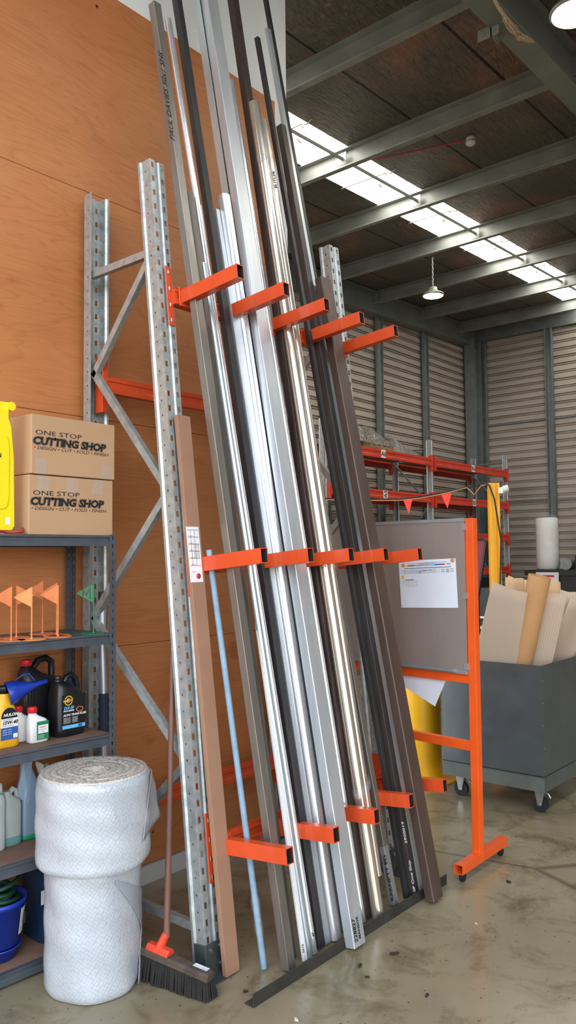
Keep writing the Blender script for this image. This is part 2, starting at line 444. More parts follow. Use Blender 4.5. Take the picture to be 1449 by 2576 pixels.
# plywood sheets 1.2 m high on the partition
m = MB(); zz = [.10, 1.29, 2.49, 3.69, 4.85]
for i in range(4):
    for a, b in ((-.9, 1.52), (1.526, 3.985)):
        m.box(a, b, WY, WY+.02, zz[i]+.0015, zz[i+1]-.0015)
struct('trim_1', m, 'plywood', origin=(0, WY, 0))
struct('baseboard_left', MB().box(-3, 4.13, WY-.012, WY+.02, 0, .095), 'skirting_white')
# far walls, horizontally ribbed cladding
def cladding(L, top):
    pr = []; z = 0
    while z < top:
        pr += [(0, z), (0, z+.088), (.040, z+.094), (.040, z+.112), (.008, z+.116), (.008, z+.126), (.040, z+.130), (.040, z+.148), (0, z+.154)]; z += .158
    return [(a, min(b, top)) for a, b in pr]
def cladwall(name, p0, d, L, into, top):
    m = MB(); pr = cladding(L, top); p0 = V(p0)
    vs = [p0+V(into)*a+Z*b for a, b in pr]+[p0+V(d)*L+V(into)*a+Z*b for a, b in pr]; n = len(pr)
    m.add(vs, [(i, i+1, n+i+1, n+i) for i in range(n-1)])
    return struct(name, m, 'cladding', solid=.002)
cladwall('wall_far_left', (3.8, YF, 0), (1, 0, 0), XF-3.8, (0, 1, 0), 6.75)
cladwall('wall_far_right', (XF, YF, 0), (0, -1, 0), YF+4.6, (1, 0, 0), 6.95)
cladwall('wall_rear_unseen', (2.7, -4.6, 0), (1, 0, 0), XF-2.7, (0, -1, 0), 6.3)  # unseen wall, added to confine the daylight to the opening beside it
# roof blanket with the skylight gap between y 5.13 and 5.80
def roofstrip(m, x0, x1, y0, y1, t=.02, dz=0):
    vs = [(x, y, roofz(x)+dz+k) for k in (0, t) for x, y in ((x0, y0), (x1, y0), (x1, y1), (x0, y1))]
    m.add(vs, [(3, 2, 1, 0), (4, 5, 6, 7), (0, 1, 5, 4), (1, 2, 6, 5), (2, 3, 7, 6), (3, 0, 4, 7)])
purx = [2.35, 3.96, 5.57, 7.18, 8.79, 10.40, 12.01, 13.62, 15.2]
m = MB(); SKY = [(5.13, 5.80), (-.48, .22)]
ys = [-4.6, -.48, .22, 5.13, 5.80, YF+.1]
for k in range(0, len(ys), 2): roofstrip(m, -.3, XF+.1, ys[k], ys[k+1])
struct('ceiling', m, 'foil', origin=(0, 0, 0))
k = 1
for (y0, y1) in SKY:
    for a, b in zip(purx[1:], purx[2:]+[XF]):
        if y0 > 0 and a < 3.9: continue
        m = MB(); roofstrip(m, a+.03, b-.03, y0, y1, .006, .004); struct('window_%d' % k, m, 'skylight'); k += 1
tn = 2
def trim(m, mat, **kw):
    global tn
    o = struct('trim_%d' % tn, m, mat, **kw); tn += 1; return o
# purlins: lipped C sections on edge, running into the depth of the building
for x in purx:
    z = roofz(x); pr = [(-.035, -.22), (-.035, -.235), (.035, -.235), (.035, -.232), (-.031, -.231), (-.031, -.004), (.035, -.003), (.035, 0), (-.035, 0)]
    pr = [(-.038, -.205), (-.038, -.225), (.036, -.225), (.036, -.0), (-.038, 0), (-.038, -.018), (.032, -.018), (.032, -.205)]
    trim(MB().prism(pr, (x, -4.5, z), (x, YF-.1, z), X, Z), 'purlin')
# skylight bridging: rods between purlins, with hangers
for a, b in zip(purx[2:-1], purx[3:]):
    m = MB(); pr = [(-.02, -.12), (-.02, -.16), (-.014, -.16), (-.014, -.126), (.02, -.126), (.02, -.12)]
    m.prism(pr, (a+.04, 5.2, roofz(a)), (b-.04, 5.2, roofz(b)), Y, Z)
    m.box(a+.04, a+.046, 5.14, 5.26, roofz(a)-.20, roofz(a)-.06)
    m.box(b-.046, b-.04, 5.14, 5.26, roofz(b)-.20, roofz(b)-.06)
    c = (a+b)/2; m.tube([(c, 5.02, roofz(c)-.02), (c, 5.10, roofz(c)-.05), (c, 5.16, roofz(c)-.02), (c, 5.84, roofz(c)-.012)], .008, 6)
    trim(m, 'purlin')
# rafters: I sections
def rafter(y, half, x0, x1, d, mat='rafter'):
    pr = [(-half, -d), (half, -d), (half, -d+.014), (.005, -d+.014), (.005, -.03), (half, -.03), (half, -.012), (-half, -.012), (-half, -.03), (-.005, -.03), (-.005, -d+.014), (-half, -d+.014)]
    m = MB(); m.prism(pr, (x0, y, roofz(x0)), (x1, y, roofz(x1)), Y, Z)
    for x in purx:
        if x0 < x < x1:
            m.box(x-.004, x+.004, y-half-.0, y+half, roofz(x)-.30, roofz(x)-.03)
    return trim(m, mat)
rafter(2.585, .095, -.3, XF, .43)
rafter(8.06, .10, 4.2, XF, .42)
m = MB(); m.box(5.655, 5.665, 2.60, 2.78, roofz(5.6)-.50, roofz(5.6)-.41); m.box(5.655, 5.80, 2.66, 2.67, roofz(5.6)-.50, roofz(5.6)-.42)
m.cyl((5.65, 2.64, 5.84), (5.667, 2.64, 5.84), .014); m.cyl((5.65, 2.73, 5.84), (5.667, 2.73, 5.84), .014)
trim(m, 'purlin')
# eaves beam on the right wall, corner column and wall posts
m = MB(); m.prism([(0, 0), (.09, 0), (.09, .018), (.018, .018), (.018, .24), (.09, .24), (.09, .262), (0, .262)], (XF-.10, YF, 6.42), (XF-.10, -4.5, 6.42), X, Z); trim(m, 'column_green')
def icol(x, y, w, d, top, mat, turn=False):
    m = MB(); pr = [(-w, -d), (w, -d), (w, -d+.012), (.005, -d+.012), (.005, d-.012), (w, d-.012), (w, d), (-w, d), (-w, d-.012), (-.005, d-.012), (-.005, -d+.012), (-w, -d+.012)]
    m.prism(pr, (x, y, 0), (x, y, top), Y if turn else X, X if turn else Y); return trim(m, mat)
icol(XF-.30, YF-.17, .12, .16, 6.45, 'column_green', True)
for x in (12.25, 13.9, 10.6, 9.0, 7.4, 5.8): trim(MB().prism([(-.09, 0), (.09, 0), (.09, .06), (.075, .06), (.075, .02), (-.075, .02), (-.075, .06), (-.09, .06)], (x, YF-.04, 0), (x, YF-.04, 6.3), X, -Y), 'column_green')
for y in (7.90, 6.42, 4.3, 2.2): trim(MB().prism([(-.075, 0), (.075, 0), (.075, .10), (.06, .10), (.06, .02), (-.06, .02), (-.06, .10), (-.075, .10)], (XF-.04, y, 0), (XF-.04, y, 6.42), Y, -X), 'column_green')
for z in (4.53, 2.86): trim(MB().box(XF-.03, XF+.0, 1.2, YF, z, z+.035), 'galv_dark')
# ------------------------------------------------------------------ the leaning pipe rack
TH = R(5.9); AX = V((0, math.sin(TH), math.cos(TH))); OUT = V((0, -math.cos(TH), math.sin(TH)))
def lean(x, y0, z): return V((x, y0+math.tan(TH)*z, z))
rack = thing('pipe_storage_rack', 'galvanised a-frame rack with orange cantilever arms standing against the plywood wall', 'storage rack', (3.14, 2.95, 0))
fprof = [(.0, .0), (.030, 0), (.036, .009), (.054, .009), (.060, 0), (.090, 0)]
def upright(p0, a, L, u, w, mat, name='upright'):
    m = MB(); p0 = V(p0)
    m.strip(p0, a, L, fprof, u, w, {0: [.55], 4: [.45]}, .07, .05, .027, .0145)
    for s0, sg in ((0, -1), (.09, 1)):
        m.strip(p0, a, L, [(s0, 0), (s0, .052)], u, w, {0: [.62]}, .07, .03, .009, .009)
        m.strip(p0, a, L, [(s0, .052), (s0+sg*.010, .060), (s0+sg*.010, .072)], u, w)
    return m.build(name, mat, rack, solid=.0025)
posts = {}
for x in (2.40, 3.805):
    posts[x] = upright(lean(x, 2.50, .01), AX, 3.66, X, -OUT, 'galv')
    upright((x+.012, 3.405, .01), Z, 3.62, X, -Y, 'galv', 'rear_upright')
# C-section braces between front and rear upright
def brace(x, a, b):
    a, b = V((x, a[0], a[1])), V((x, b[0], b[1])); d = (b-a).normalized(); n = X.cross(d)
    pr = [(-.014, -.018), (.014, -.018), (.014, -.010), (.011, -.010), (.011, -.015), (-.011, -.015), (-.011, .015), (.011, .015), (.011, .010), (.014, .010), (.014, .018), (-.014, .018)]
    MB().prism(pr, a, b, X, n).build('brace', 'galv', rack)
for x in (2.43, 3.845):
    for a, b in (((2.86, 3.205), (3.36, 3.205)), ((2.91, 3.17), (3.34, 2.68)), ((3.34, 2.70), (2.76, 2.05)), ((2.78, 2.05), (3.34, 1.46)),
                 ((3.34, 1.46), (2.64, .85)), ((2.66, .85), (3.34, .22)), ((2.57, .17), (3.36, .17))): brace(x, a, b)
XL = [2.505, 2.82, 3.135, 3.440, 3.775]
def step_beam(p0, p1, up, out, h, d):
    """pallet-rack beam with a stepped face"""
    return MB().prism([(-h/2, 0), (-h/2, d), (-h/2+h*.28, d), (-h/2+h*.34, d-.006), (h*.16, d-.006), (h*.22, d), (h*.32, d), (h*.32, d-.014), (h/2, d-.014), (h/2, 0)], p0, p1, up, out)
def connector(p, a, out, u, L=.29):
    m = MB(); p = V(p)
    m.obox(p+out*.003, (u, a, out), (.019, L/2, .003)); m.obox(p+u*.019-out*.022, (u, a, out), (.003, L/2, .026))
    o = m.build('beam_connector', 'orange', rack, bevel=.003)
    for k in (-.12, -.045, .035, .115): MB().obox(p+a*k*L/.29+out*.007, (u, a, out), (.006, .010, .003)).build('locking_tab', 'bolt', o, bevel=.002)
    return o
for zc in (2.985, 1.725, .505):
    bm = step_beam(lean(2.475, 2.515, zc), lean(3.80, 2.515, zc), AX, OUT, .085, .045).build('beam', 'orange', rack)
    connector(lean(2.462, 2.497, zc), AX, OUT, X); connector(lean(3.812, 2.497, zc), AX, OUT, -X)
    for x in XL:
        m = MB(); p = lean(x, 2.468, zc)
        m.hollow(.045, .065, .0035, p-AX*.0325+OUT*.006, p-AX*.0325+OUT*.372, X, AX)
        arm = m.build('support_arm', 'orange', rack, bevel=.0015)
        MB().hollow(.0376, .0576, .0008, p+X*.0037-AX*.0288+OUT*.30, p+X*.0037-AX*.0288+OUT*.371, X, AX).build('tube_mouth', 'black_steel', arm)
        MB().obox(p+X*.0225+OUT*.004, (X, AX, OUT), (.034, .047, .004)).build('arm_plate', 'orange', arm, bevel=.002)
for zc, yb in ((2.64, 3.335), (.50, 3.335)):
    step_beam((2.475, yb, zc), (3.80, yb, zc), Z, -Y, .085, .045).build('rear_beam', 'orange', rack)
    for x, u in ((2.468, X), (3.806, -X)):
        MB().obox((x, yb-.005, zc), (X, Z, Y), (.018, .145, .03)).build('beam_connector', 'orange', rack, bevel=.003)
for x in (2.40, 3.805):
    p = lean(x+.045, 2.50, .065); m = MB()
    m.obox(p+OUT*.006, (X, AX, OUT), (.053, .064, .003)); m.obox(p-X*.053-OUT*.03, (X, AX, OUT), (.003, .064, .036))
    m.box(x-.012, x+.102, 2.43, 2.60, .0, .006)
    o = m.build('foot_plate', 'base_plate', rack, bevel=.002)
    for dx, dz in ((-.02, .035), (.032, .040), (.028, -.03)): MB().cyl(p+X*dx+AX*dz+OUT*.008, p+X*dx+AX*dz+OUT*.017, .011, n=6).build('bolt', 'bolt', o, bevel=.002)
    MB().cyl((x+.07, 2.455, .006), (x+.07, 2.455, .022), .012, n=6).build('bolt', 'bolt', o, bevel=.002)
    MB().box(x-.01, x+.1, 3.33, 3.42, 0, .008).build('foot_plate', 'base_plate', rack)
# orange steel offcut hanging behind the left upright
# angle iron on the floor
m = MB(); m.box(2.355, 3.875, 2.196, 2.2015, 0, .052); m.box(2.355, 3.875, 2.2015, 2.246, 0, .005)
tag(m.build('angle_iron', 'angle_steel', bevel=.001), 'dark steel angle on the floor kerbing the feet of the leaning bars', 'steel angle')
# ------------------------------------------------------------------ leaning stock
EXT = {}
def ax_of(b, t): return (V(t)-V(b)).normalized()
def frame(b, t):
    a = ax_of(b, t); u = (X-a*X.dot(a)).normalized(); v = a.cross(u)*-1
    if v.y < 0: v = -v
    return a, u, v
def box_bar(name, b, t, w, d, mat, label, cat='metal bar', r=0, th=.002, lift=.006, base=0.0):
    a, u, v = frame(b, t); b = V(b); p0 = b+a*(lift+d*abs(v.z)); p0.z = max(p0.z, base)
    o = MB().hollow(w, d, th, p0, V(t), u, v, r).build(name, mat, bevel=0 if r else .0018)
    return tag(o, label, cat), a, u, v
def round_bar(name, b, t, r, mat, label, cat='metal tube', lift=.004):
    a, u, v = frame(b, t); p0 = V(b)+v*r+a*lift; 
    o = MB().pipe(p0+a*(r*.2), V(t)+v*r*0+v*r, r, .0022, 28).build(name, mat)
    return tag(o, label, cat), a, u, v
G = 'metal stock leaning in the rack'
def far_pt(b, t, zt):
    b, t = V(b), V(t); k = (zt-b.z)/(t.z-b.z); return b+(t-b)*k
# thin-walled pale square tube with handwriting
pb, pt = (2.628, 2.245, .005), (2.467, 2.922, 4.487)
o, a, u, v = box_bar('square_tube', pb, pt, .046, .042, 'steel_pale', 'pale brushed square tube, leftmost long bar, with black handwriting near its top')
text('handwriting', 'PAUL DAVIES 50x1 SHS', .040, 'black_ink', o, V(pb)+(V(pt)-V(pb))*.835+u*.008-v*.0012, a, -u, .0004, .2, .0002, 1.15, label='black handwriting')
o, *_ = box_bar('rectangular_tube', (2.700, 2.296, .005), (2.578, 2.804, 3.534), .046, .03, 'steel_brown', 'brownish brushed tube with rounded edges tucked right behind the pale square tube', r=.009)
o, *_ = box_bar('flat_bar', (2.738, 2.254, .005), (2.672, 2.832, 3.508), .026, .012, 'white_coat', 'thin white coated bar left of the two galvanised pipes')
text('handwriting', '6619', .018, 'black_ink', o, (2.741, 2.2535, .05), (-.0, .15, 1), (-1, 0, 0), .0003, .1, .0002)
EB, ET = (2.797, 2.258, .0), (2.642, 2.745, 3.182)
round_bar('galvanised_pipe', EB, ET, .0165, 'galv_round', 'bluish galvanised pipe ending at the top orange arm, left of its twin', 'pipe')
o, a, u, v = round_bar('aluminium_pipe', (2.838, 2.262, 0), (2.603, 2.956, 4.483), .0165, 'alu_round', 'long bright round pipe rising past the galvanised pipe beside it', 'pipe')
text('handwriting', '47', .018, 'black_ink', o, V((2.838, 2.262, 0))+a*.08-v*.0022, a, -u, .0003, .1, .0002)
box_bar('square_tube', (2.862, 2.262, .005), far_pt((2.873, 2.262, 0), (2.705, 3.031, 4.732), 5.9), .040, .036, 'black_steel', 'black square tube reaching out of view, right of the long bright round pipe')
# aluminium angle
b, t = (2.912, 2.269, .005), (2.799, 2.832, 3.526); a, u, v = frame(b, t)
tag(MB().prism([(0, 0), (.035, 0), (.035, .002), (.002, .002), (.002, .03), (0, .03)], V(b)+a*.01, V(t), u, v).build('aluminium_angle', 'alu_mill'), 'narrow light aluminium angle between the black tube and the coved profile', 'metal angle')
# coved profile
b, t = (2.960, 2.250, .005), (2.824, 2.801, 3.610); a, u, v = frame(b, t); pr = []
for k in range(9): q = R(180+k*90/8); pr.append((.018+.018*math.cos(q), .018+.018*math.sin(q)))
pr += [(.042, 0), (.042, .04), (.039, .04), (.039, .004)]
pr += [(.018+.0155*math.cos(R(270-k*90/8)), .018+.0155*math.sin(R(270-k*90/8))) for k in range(9)] + [(.0025, .04), (0, .04)]
tag(MB().prism(pr, V(b)+a*.012, V(t), u, v).build('coved_profile', 'alu_bright'), 'bright aluminium profile with a coved upper end, left of the dark channel', 'metal profile')
# galvanised channel with its mouth to the front
b = (3.006, 2.250, .005); t = far_pt((3.006, 2.250, 0), (2.870, 3.038, 4.828), 5.85); a, u, v = frame(b, t)
tag(MB().prism([(0, 0), (.0, .045), (.048, .045), (.048, 0), (.045, 0), (.045, .042), (.003, .042), (.003, 0)], V(b)+a*.012, t, u, v).build('galvanised_channel', 'galv_light'), 'galvanised channel with a dark hollow, reaching out of view behind the widest aluminium bar', 'metal channel')
# big aluminium RHS
pb = V((2.953, 2.138, .005)); pt = far_pt(pb, (2.886, 2.990, 4.813), 5.9)
o, a, u, v = box_bar('rectangular_tube', pb, pt, .086, .052, 'alu_mill', 'widest silver aluminium bar, standing in front of the floor angle', r=.004, th=.003)
text('handwriting', '228827', .030, 'black_ink', o, V(pb)+a*.035+u*.030-v*.0012, a, -u, .0006, .15, .0002, 1.1, label='black handwriting')
text('handwriting', 'MANSOR', .021, 'black_ink', o, V(pb)+a*.040+u*.055-v*.0012, a, -u, .0005, .15, .0002, 1.1)
round_bar('steel_pipe', (3.222, 2.268, 0), (3.086, 2.984, 4.397), .018, 'alu_round', 'slim silver pipe directly right of the widest aluminium bar', 'pipe')
b, t = (3.228, 2.263, .005), far_pt((3.228, 2.259, 0), (3.133, 3.036, 4.972), 5.9)
box_bar('square_tube', b, t, .05, .045, 'rust_steel', 'dark rust-brown square tube behind the polished pipes', r=.003)
NB, NT_ = (3.285, 2.205, 0), (3.173, 2.880, 4.274)
round_bar('polished_pipe', NB, NT_, .031, 'stainless', 'thickest polished stainless pipe', 'pipe')
OB, OT = (3.352, 2.262, .178), (3.236, 2.872, 4.194)
o, a, u, v = round_bar('polished_pipe', OB, OT, .0235, 'stainless', 'thinner polished stainless pipe taped beside the thickest one, its foot off the floor', 'pipe')
text('handwriting', 'BUTLER', .03, 'black_ink', o, V(OT)-a*.42-v*.001+u*.0, a, -u, .0004, .1, .0002)
a, u, v = frame(NB, NT_)
for zc, lab in ((.62, 'clear tape round the two polished pipes, just above a lower orange arm'), (3.95, 'clear tape round the two polished pipes near their upper ends')):
    c = V(NB)+(V(NT_)-V(NB))*(zc/4.274)+v*.03+u*.022; m = MB(); q = []
    for k in range(33):
        t_ = 2*PI*k/32; q.append(c+u*.062*math.cos(t_)+v*.040*math.sin(t_)+a*.02*math.cos(t_))
    m.add([p-a*.022 for p in q]+[p+a*.022 for p in q], [(i, i+1, i+34, i+33) for i in range(32)], True)
    tag(m.build('clear_tape', 'clear_tape', solid=.0008), lab, 'tape')
round_bar('steel_rod', (3.352, 2.275, 0), (3.325, 2.47, 1.1), .0045, 'galv_light', 'thin rod between the feet of the polished pipes', 'metal rod')
b, t = (3.435, 2.240, .005), (3.288, 2.690, 2.70)
o, a, u, v = box_bar('rectangular_tube', b, t, .036, .030, 'steel_pale', 'short grey tube right of the polished pipes, wrapped in film at its foot', r=.002)
text('handwriting', 'BARNETT ED', .040, 'black_ink', o, V(b)+a*.04+u*.006-v*.0012, a, -u, .0012, .1, .0002, .95, label='thick black handwriting')
MB().hollow(.042, .036, .001, V(b)-u*.003-v*.003+a*.02, V(b)-u*.003-v*.003+a*.30, u, v, .006).build('film_wrap', 'clear_tape', o)
# black group at the right
box_bar('square_tube', (3.553, 2.240, .005), (3.330, 3.022, 4.786), .026, .026, 'black_steel', 'slim black square tube, leftmost of the dark bars at the right of the rack')
b, t = (3.600, 2.224, .005), (3.446, 2.946, 4.283)
o, a, u, v = box_bar('square_tube', b, t, .044, .04, 'black_steel_b', 'black square tube with white handwriting by its foot', r=.002)
text('handwriting', '0F One Ship', .030, 'white_ink', o, V(b)+a*.03+u*.012-v*.0012, a, -u, .0003, .25, .0002, 1.05, label='white handwriting')
text('handwriting', '2900019', .030, 'white_ink', o, V(b)+a*.27+u*.012-v*.0012, a, -u, .0003, .25, .0002, 1.05, label='white handwriting')
box_bar('rectangular_tube', (3.650, 2.222, .005), (3.500, 3.097, 4.962), .036, .020, 'galv_light', 'pale galvanised bar between the black tubes', r=.001)
box_bar('square_tube', (3.690, 2.230, .005), far_pt((3.690, 2.230, 0), (3.624, 3.228, 5.341), 5.75), .026, .026, 'black_steel', 'black square tube reaching highest out of view at the right of the rack')
o, a, u, v = box_bar('rectangular_tube', (3.592, 2.108, .005), (3.537, 2.734, 3.350), .098, .052, 'brown_steel', 'broad brown steel tube at the right end, standing in front of the floor angle', r=.007, th=.003)
# brown carton tube leaning on the left upright, with delivery label
b, t = V((2.443, 2.431, .004)), V((2.426, 2.712, 2.408)); a, u, v = frame(b, t)
cs = tag(MB().obox((b+t)/2+u*.040+v*.012, (u, a, v), (.040, (t-b).length/2, .012)).build('long_carton', 'carton_strip', bevel=.002), 'long flat brown carton leaning on the left upright, with a white delivery label', 'carton')
lc = b+(t-b)*.735+u*.030-v*.0008
lb = MB().obox(lc, (u, a, v), (.038, .125, .0007)).build('delivery_label', 'label_white', cs)
m = MB()
for k in range(6): m.obox(lc-v*.001+a*(.11-k*.032)+u*0, (u, a, v), (.033, .0008, .0003))
for k in (-.015, .008): m.obox(lc-v*.001+u*k+a*.03, (u, a, v), (.0006, .08, .0003))
m.build('ruled_lines', 'black_ink', lb)
MB().lathe([(.0, -.0004), (.013, -.0004), (.013, .0006), (0, .0006)], lc-v*.001-a*.098+u*.012, v, 20).build('red_logo', 'label_red', lb)
for k in range(4): text('print', 'CONSIGNMENT  DETAILS', .006, 'black_ink', lb, lc-v*.001+u*(.030-k*.009)-a*.02, a, -u, 0, 0, .0001)
for k in range(6): text('print', 'ITEM  KG', .0055, 'black_ink', lb, lc-v*.001-u*.028+u*.004+a*(.08-k*.032), u, a, 0, 0, .0001)
# painted conduit
bb = thing('painted_conduit', 'slim pale blue painted conduit leaning below the middle arms', 'pipe', (2.6, 2.355, 0))
bp_, tp_ = V((2.600, 2.362, .004)), V((2.532, 2.618, 1.79))
MB().pipe(bp_, tp_, .0135, .002, 18).build('conduit', 'blue_conduit', bb)
MB().lathe([(.016, -.03), (.021, 0), (.017, .05), (.022, .11), (.016, .14)], bp_+(tp_-bp_)*.09, tp_-bp_, 14).build('film_scrap', 'clear_tape', bb)
# ------------------------------------------------------------------ charcoal shelving
SH = thing('shelving_unit', 'charcoal steel shelving with brown shelf boards beside the bubble wrap rolls', 'shelving', (2.343, 3.050, 0), (0, 0, R(-2.6)))
SHM = ROOTM[SH.name]
def S(x, y, z): return SHM @ V((x, y, z))          # shelf frame: x runs to the right end at 0, y to the wall
SHELVES = [1.862, 1.408, .945, .490, .060]
SD, SL = .375, .90
def sbox(m, x0, x1, y0, y1, z0, z1):
    n = len(m.v); m.box(x0, x1, y0, y1, z0, z1)
    for i in range(n, len(m.v)): m.v[i] = SHM @ m.v[i]
for px, sx in ((0, -1), (-SL, 1)):
    for py, sy in ((0, 1), (SD, -1)):
        m = MB(); ux = SHM.to_3x3() @ V((sx, 0, 0)); uy = SHM.to_3x3() @ V((0, sy, 0))
        m.strip(S(px, py, 0), Z, 1.868, [(0, 0), (.034, 0)], ux, uy, {0: [.5]}, .038, .02, .017, .008)
        m.strip(S(px, py, 0), Z, 1.868, [(0, 0), (0, .034)], ux, uy, {0: [.5]}, .038, .02, .017, .008)
        m.build('post', 'charcoal', SH, solid=.002)
for i, z in enumerate(SHELVES):
    for y0, y1, sg in ((.003, .003, 1), (SD-.003, SD-.003, -1)):
        m = MB(); dy = SHM.to_3x3() @ V((0, sg, 0)); q0 = S(-SL+.028, y0, z); q1 = S(-.028 if i else -.028, y0, z)
        m.prism([(0, -.048), (0, -.028), (.006, -.023), (.006, -.012), (0, -.008), (0, .0), (.022, .0), (.022, -.004), (.008, -.004), (.008, -.048)], q0, q1, dy, Z).build('shelf_beam', 'charcoal', SH)
    for x0 in (-.008, -SL+.004):
        m = MB(); sbox(m, x0, x0+.004, .03, SD-.03, z-.045, z-.001); m.build('side_beam', 'charcoal', SH)
    m = MB(); sbox(m, -SL+.008, -.008, .010, SD-.010, z-.016, z-.0015); m.build('shelf_board', 'charcoal' if i < 2 else 'mdf', SH)
# things are laid on the shelves in world coordinates
def shipping_box(x0, y0, z0, label, extra):
    w, d, h = .447, .30, .262
    o = thing('cardboard_box', label, 'box', (x0+w/2, y0+d/2, z0), group=None); m = MB()
    m.box(x0, x0+w, y0, y0+d, z0, z0+h); b = m.build('carton_body', 'box_card', o, bevel=.004)
    text('printed_name', 'ONE STOP', .029, 'black_ink', b, (x0+.018, y0-.0005, z0+h*.665), X, Z, 0, 0, .0003, 1.75)
    c = 'CUTTING SHOP'
    text('printed_name_outline', c, .046, 'black_ink', b, (x0+.006, y0-.0003, z0+h*.50), X, Z, .0052, .14, .0001, 1.16)
    text('printed_name_gap', c, .046, 'kraft', b, (x0+.006, y0-.0006, z0+h*.50), X, Z, .0040, .14, .0001, 1.16)
    text('printed_name', c, .046, 'black_ink', b, (x0+.006, y0-.0009, z0+h*.50), X, Z, .0026, .14, .0002, 1.16)
    text('printed_line', '• DESIGN • CUT • FOLD • FINISH', .0195, 'black_ink', b, (x0+.010, y0-.0005, z0+h*.415), X, Z, 0, .25, .0003, 1.42)
    for tx in extra: MB().box(x0+tx-.03, x0+tx+.03, y0-.0012, y0-.0002, z0+(h-.07 if len(extra) > 2 else .0), z0+(h if len(extra) > 2 else .07)).build('packing_tape', 'clear_tape', b)
    return o
shipping_box(1.905, 3.085, 1.863, 'lower printed cardboard box on the shelving top, with strips of clear tape', [.07, .22, .36])
shipping_box(1.912, 3.080, 2.129, 'upper printed cardboard box, stacked on the other box', [.05, .40])
# folded wet floor sign
sg = thing('floor_sign', 'folded yellow plastic floor sign standing left of the boxes', 'floor sign', (1.76, 3.13, 1.864))
def signface(y, dy):
    m = MB(); out = [(1.845, 1.88), (1.858, 1.90), (1.852, 2.2), (1.838, 2.33), (1.826, 2.36), (1.826, 2.405), (1.69, 2.405), (1.69, 2.36), (1.68, 2.33), (1.662, 2.2), (1.655, 1.90), (1.665, 1.88)]
    m.add([(x, y, z) for x, z in out]+[(x, y+dy, z) for x, z in out], [tuple(range(12)), tuple(range(12, 24))[::-1]]+[(i, i+12, (i+1) % 12+12, (i+1) % 12) for i in range(12)])
    return m
fp = signface(3.115, .016).build('front_panel', 'sign_yellow', sg, bevel=.004)
signface(3.137, .016).build('rear_panel', 'sign_yellow', sg, bevel=.004)
MB().cyl((1.835, 3.108, 2.415), (1.835, 3.160, 2.415), .019).cyl((1.70, 3.108, 2.415), (1.70, 3.160, 2.415), .019).box(1.70, 1.832, 3.118, 3.15, 2.398, 2.432).build('hinge', 'sign_yellow', sg, bevel=.003)
m = MB(); m.loft([(0, .075, .165, 0, 0, 6), (.004, .068, .158, 0, 0, 6)], 32)
m.v = [V((1.758+p.x, 3.115-p.z, 2.13+p.y)) for p in m.v]; m.build('raised_panel', 'sign_yellow', fp)
text('warning_text', 'CAUTION', .026, 'black_ink', fp, (1.672, 3.1102, 2.19), X, Z, .0005); text('warning_text', 'WET', .03, 'black_ink', fp, (1.705, 3.1102, 2.09), X, Z, .0005); text('warning_text', 'FLOOR', .03, 'black_ink', fp, (1.688, 3.1102, 2.04), X, Z, .0005)
MB().box(1.815, 1.835, 3.1138, 3.115, 1.905, 1.935).build('price_label', 'label_white', fp)
m = MB(); m.tube([(1.50+k*.02, 3.103+.012*math.sin(k*.9), 1.871+.001*k % .005) for k in range(20)]+[(1.885, 3.10, 1.876), (1.895, 3.12, 1.892)], .006, 8)
tag(m.build('power_cord', 'red_hose'), 'loose end of dark red cord at the foot of the yellow sign', 'cord')
# marker flags on the second shelf
def flag(x, y, h, dirn, mat, label, cat, cut=False, hole=None):
    z0 = 1.4075; o = thing('marker_flag', label, 'marker flag', (x, y, z0), group=None if cut else 'orange marker flags on the shelf')
    m = MB(); n = 14
    m.loft([(z0, .062, .062, x, y, 2), (z0+.0025, .060, .060, x, y, 2)], 36, False); m.build('base_disc', mat, o)
    MB().tube([(x, y, z0+.002), (x, y, z0+.006), (x, y, z0+.012), (x, y, z0+h)], [.007, .0055, .0032, .0032], 10).build('rod', mat, o)
    d = V((math.cos(dirn), math.sin(dirn), 0)); t = V((x, y, z0+h)); s = .088
    A = t+d*.002; B = t+d*.080-Z*.044; C = t+d*.002-Z*s; N = d.cross(Z)*.0012
    m = MB()
    if not cut: m.add([A-N, B-N, C-N, A+N, B+N, C+N], [(0, 1, 2), (5, 4, 3), (0, 3, 4, 1), (1, 4, 5, 2), (2, 5, 3, 0)])
    else:
        # plate with the letter M cut through
        H = [(.014, -.018), (.014, -.070), (.021, -.070), (.021, -.036), (.033, -.058), (.045, -.040), (.045, -.060), (.052, -.056), (.052, -.030), (.045, -.028), (.033, -.046), (.021, -.018)]
        cu = bpy.data.curves.new('flag_plate', 'CURVE'); cu.dimensions = '2D'; cu.fill_mode = 'BOTH'; cu.extrude = .0012
        for pts in ([(0.002, 0), (.080, -.044), (.002, -s)], H):
            sp = cu.splines.new('POLY'); sp.points.add(len(pts)-1); sp.use_cyclic_u = True
            for q, p in zip(sp.points, pts): q.co = (p[0], p[1], 0, 1)
        tmp = bpy.data.objects.new('tmp', cu); COL.objects.link(tmp); dg = bpy.context.evaluated_depsgraph_get(); dg.update()
        me = bpy.data.meshes.new_from_object(tmp.evaluated_get(dg)); bpy.data.objects.remove(tmp); bpy.data.curves.remove(cu)
        Mx = Matrix((d, Z, d.cross(Z))).transposed().to_4x4(); Mx.translation = t; me.transform(ROOTM[o.name].inverted() @ Mx)
        me.materials.clear(); me.materials.append(MATS[mat]); f = bpy.data.objects.new('flag', me); COL.objects.link(f); f.parent = o; return
    m.build('flag', mat, o, bevel=.0005)
flag(1.866, 3.150, .232, R(165), 'orange_flag', 'orange metal flag nearest the left edge, rod leaning in front of the others', '')
flag(1.948, 3.245, .232, R(-45), 'orange_flag', 'orange metal flag pointing right, behind the lightest flag', '')
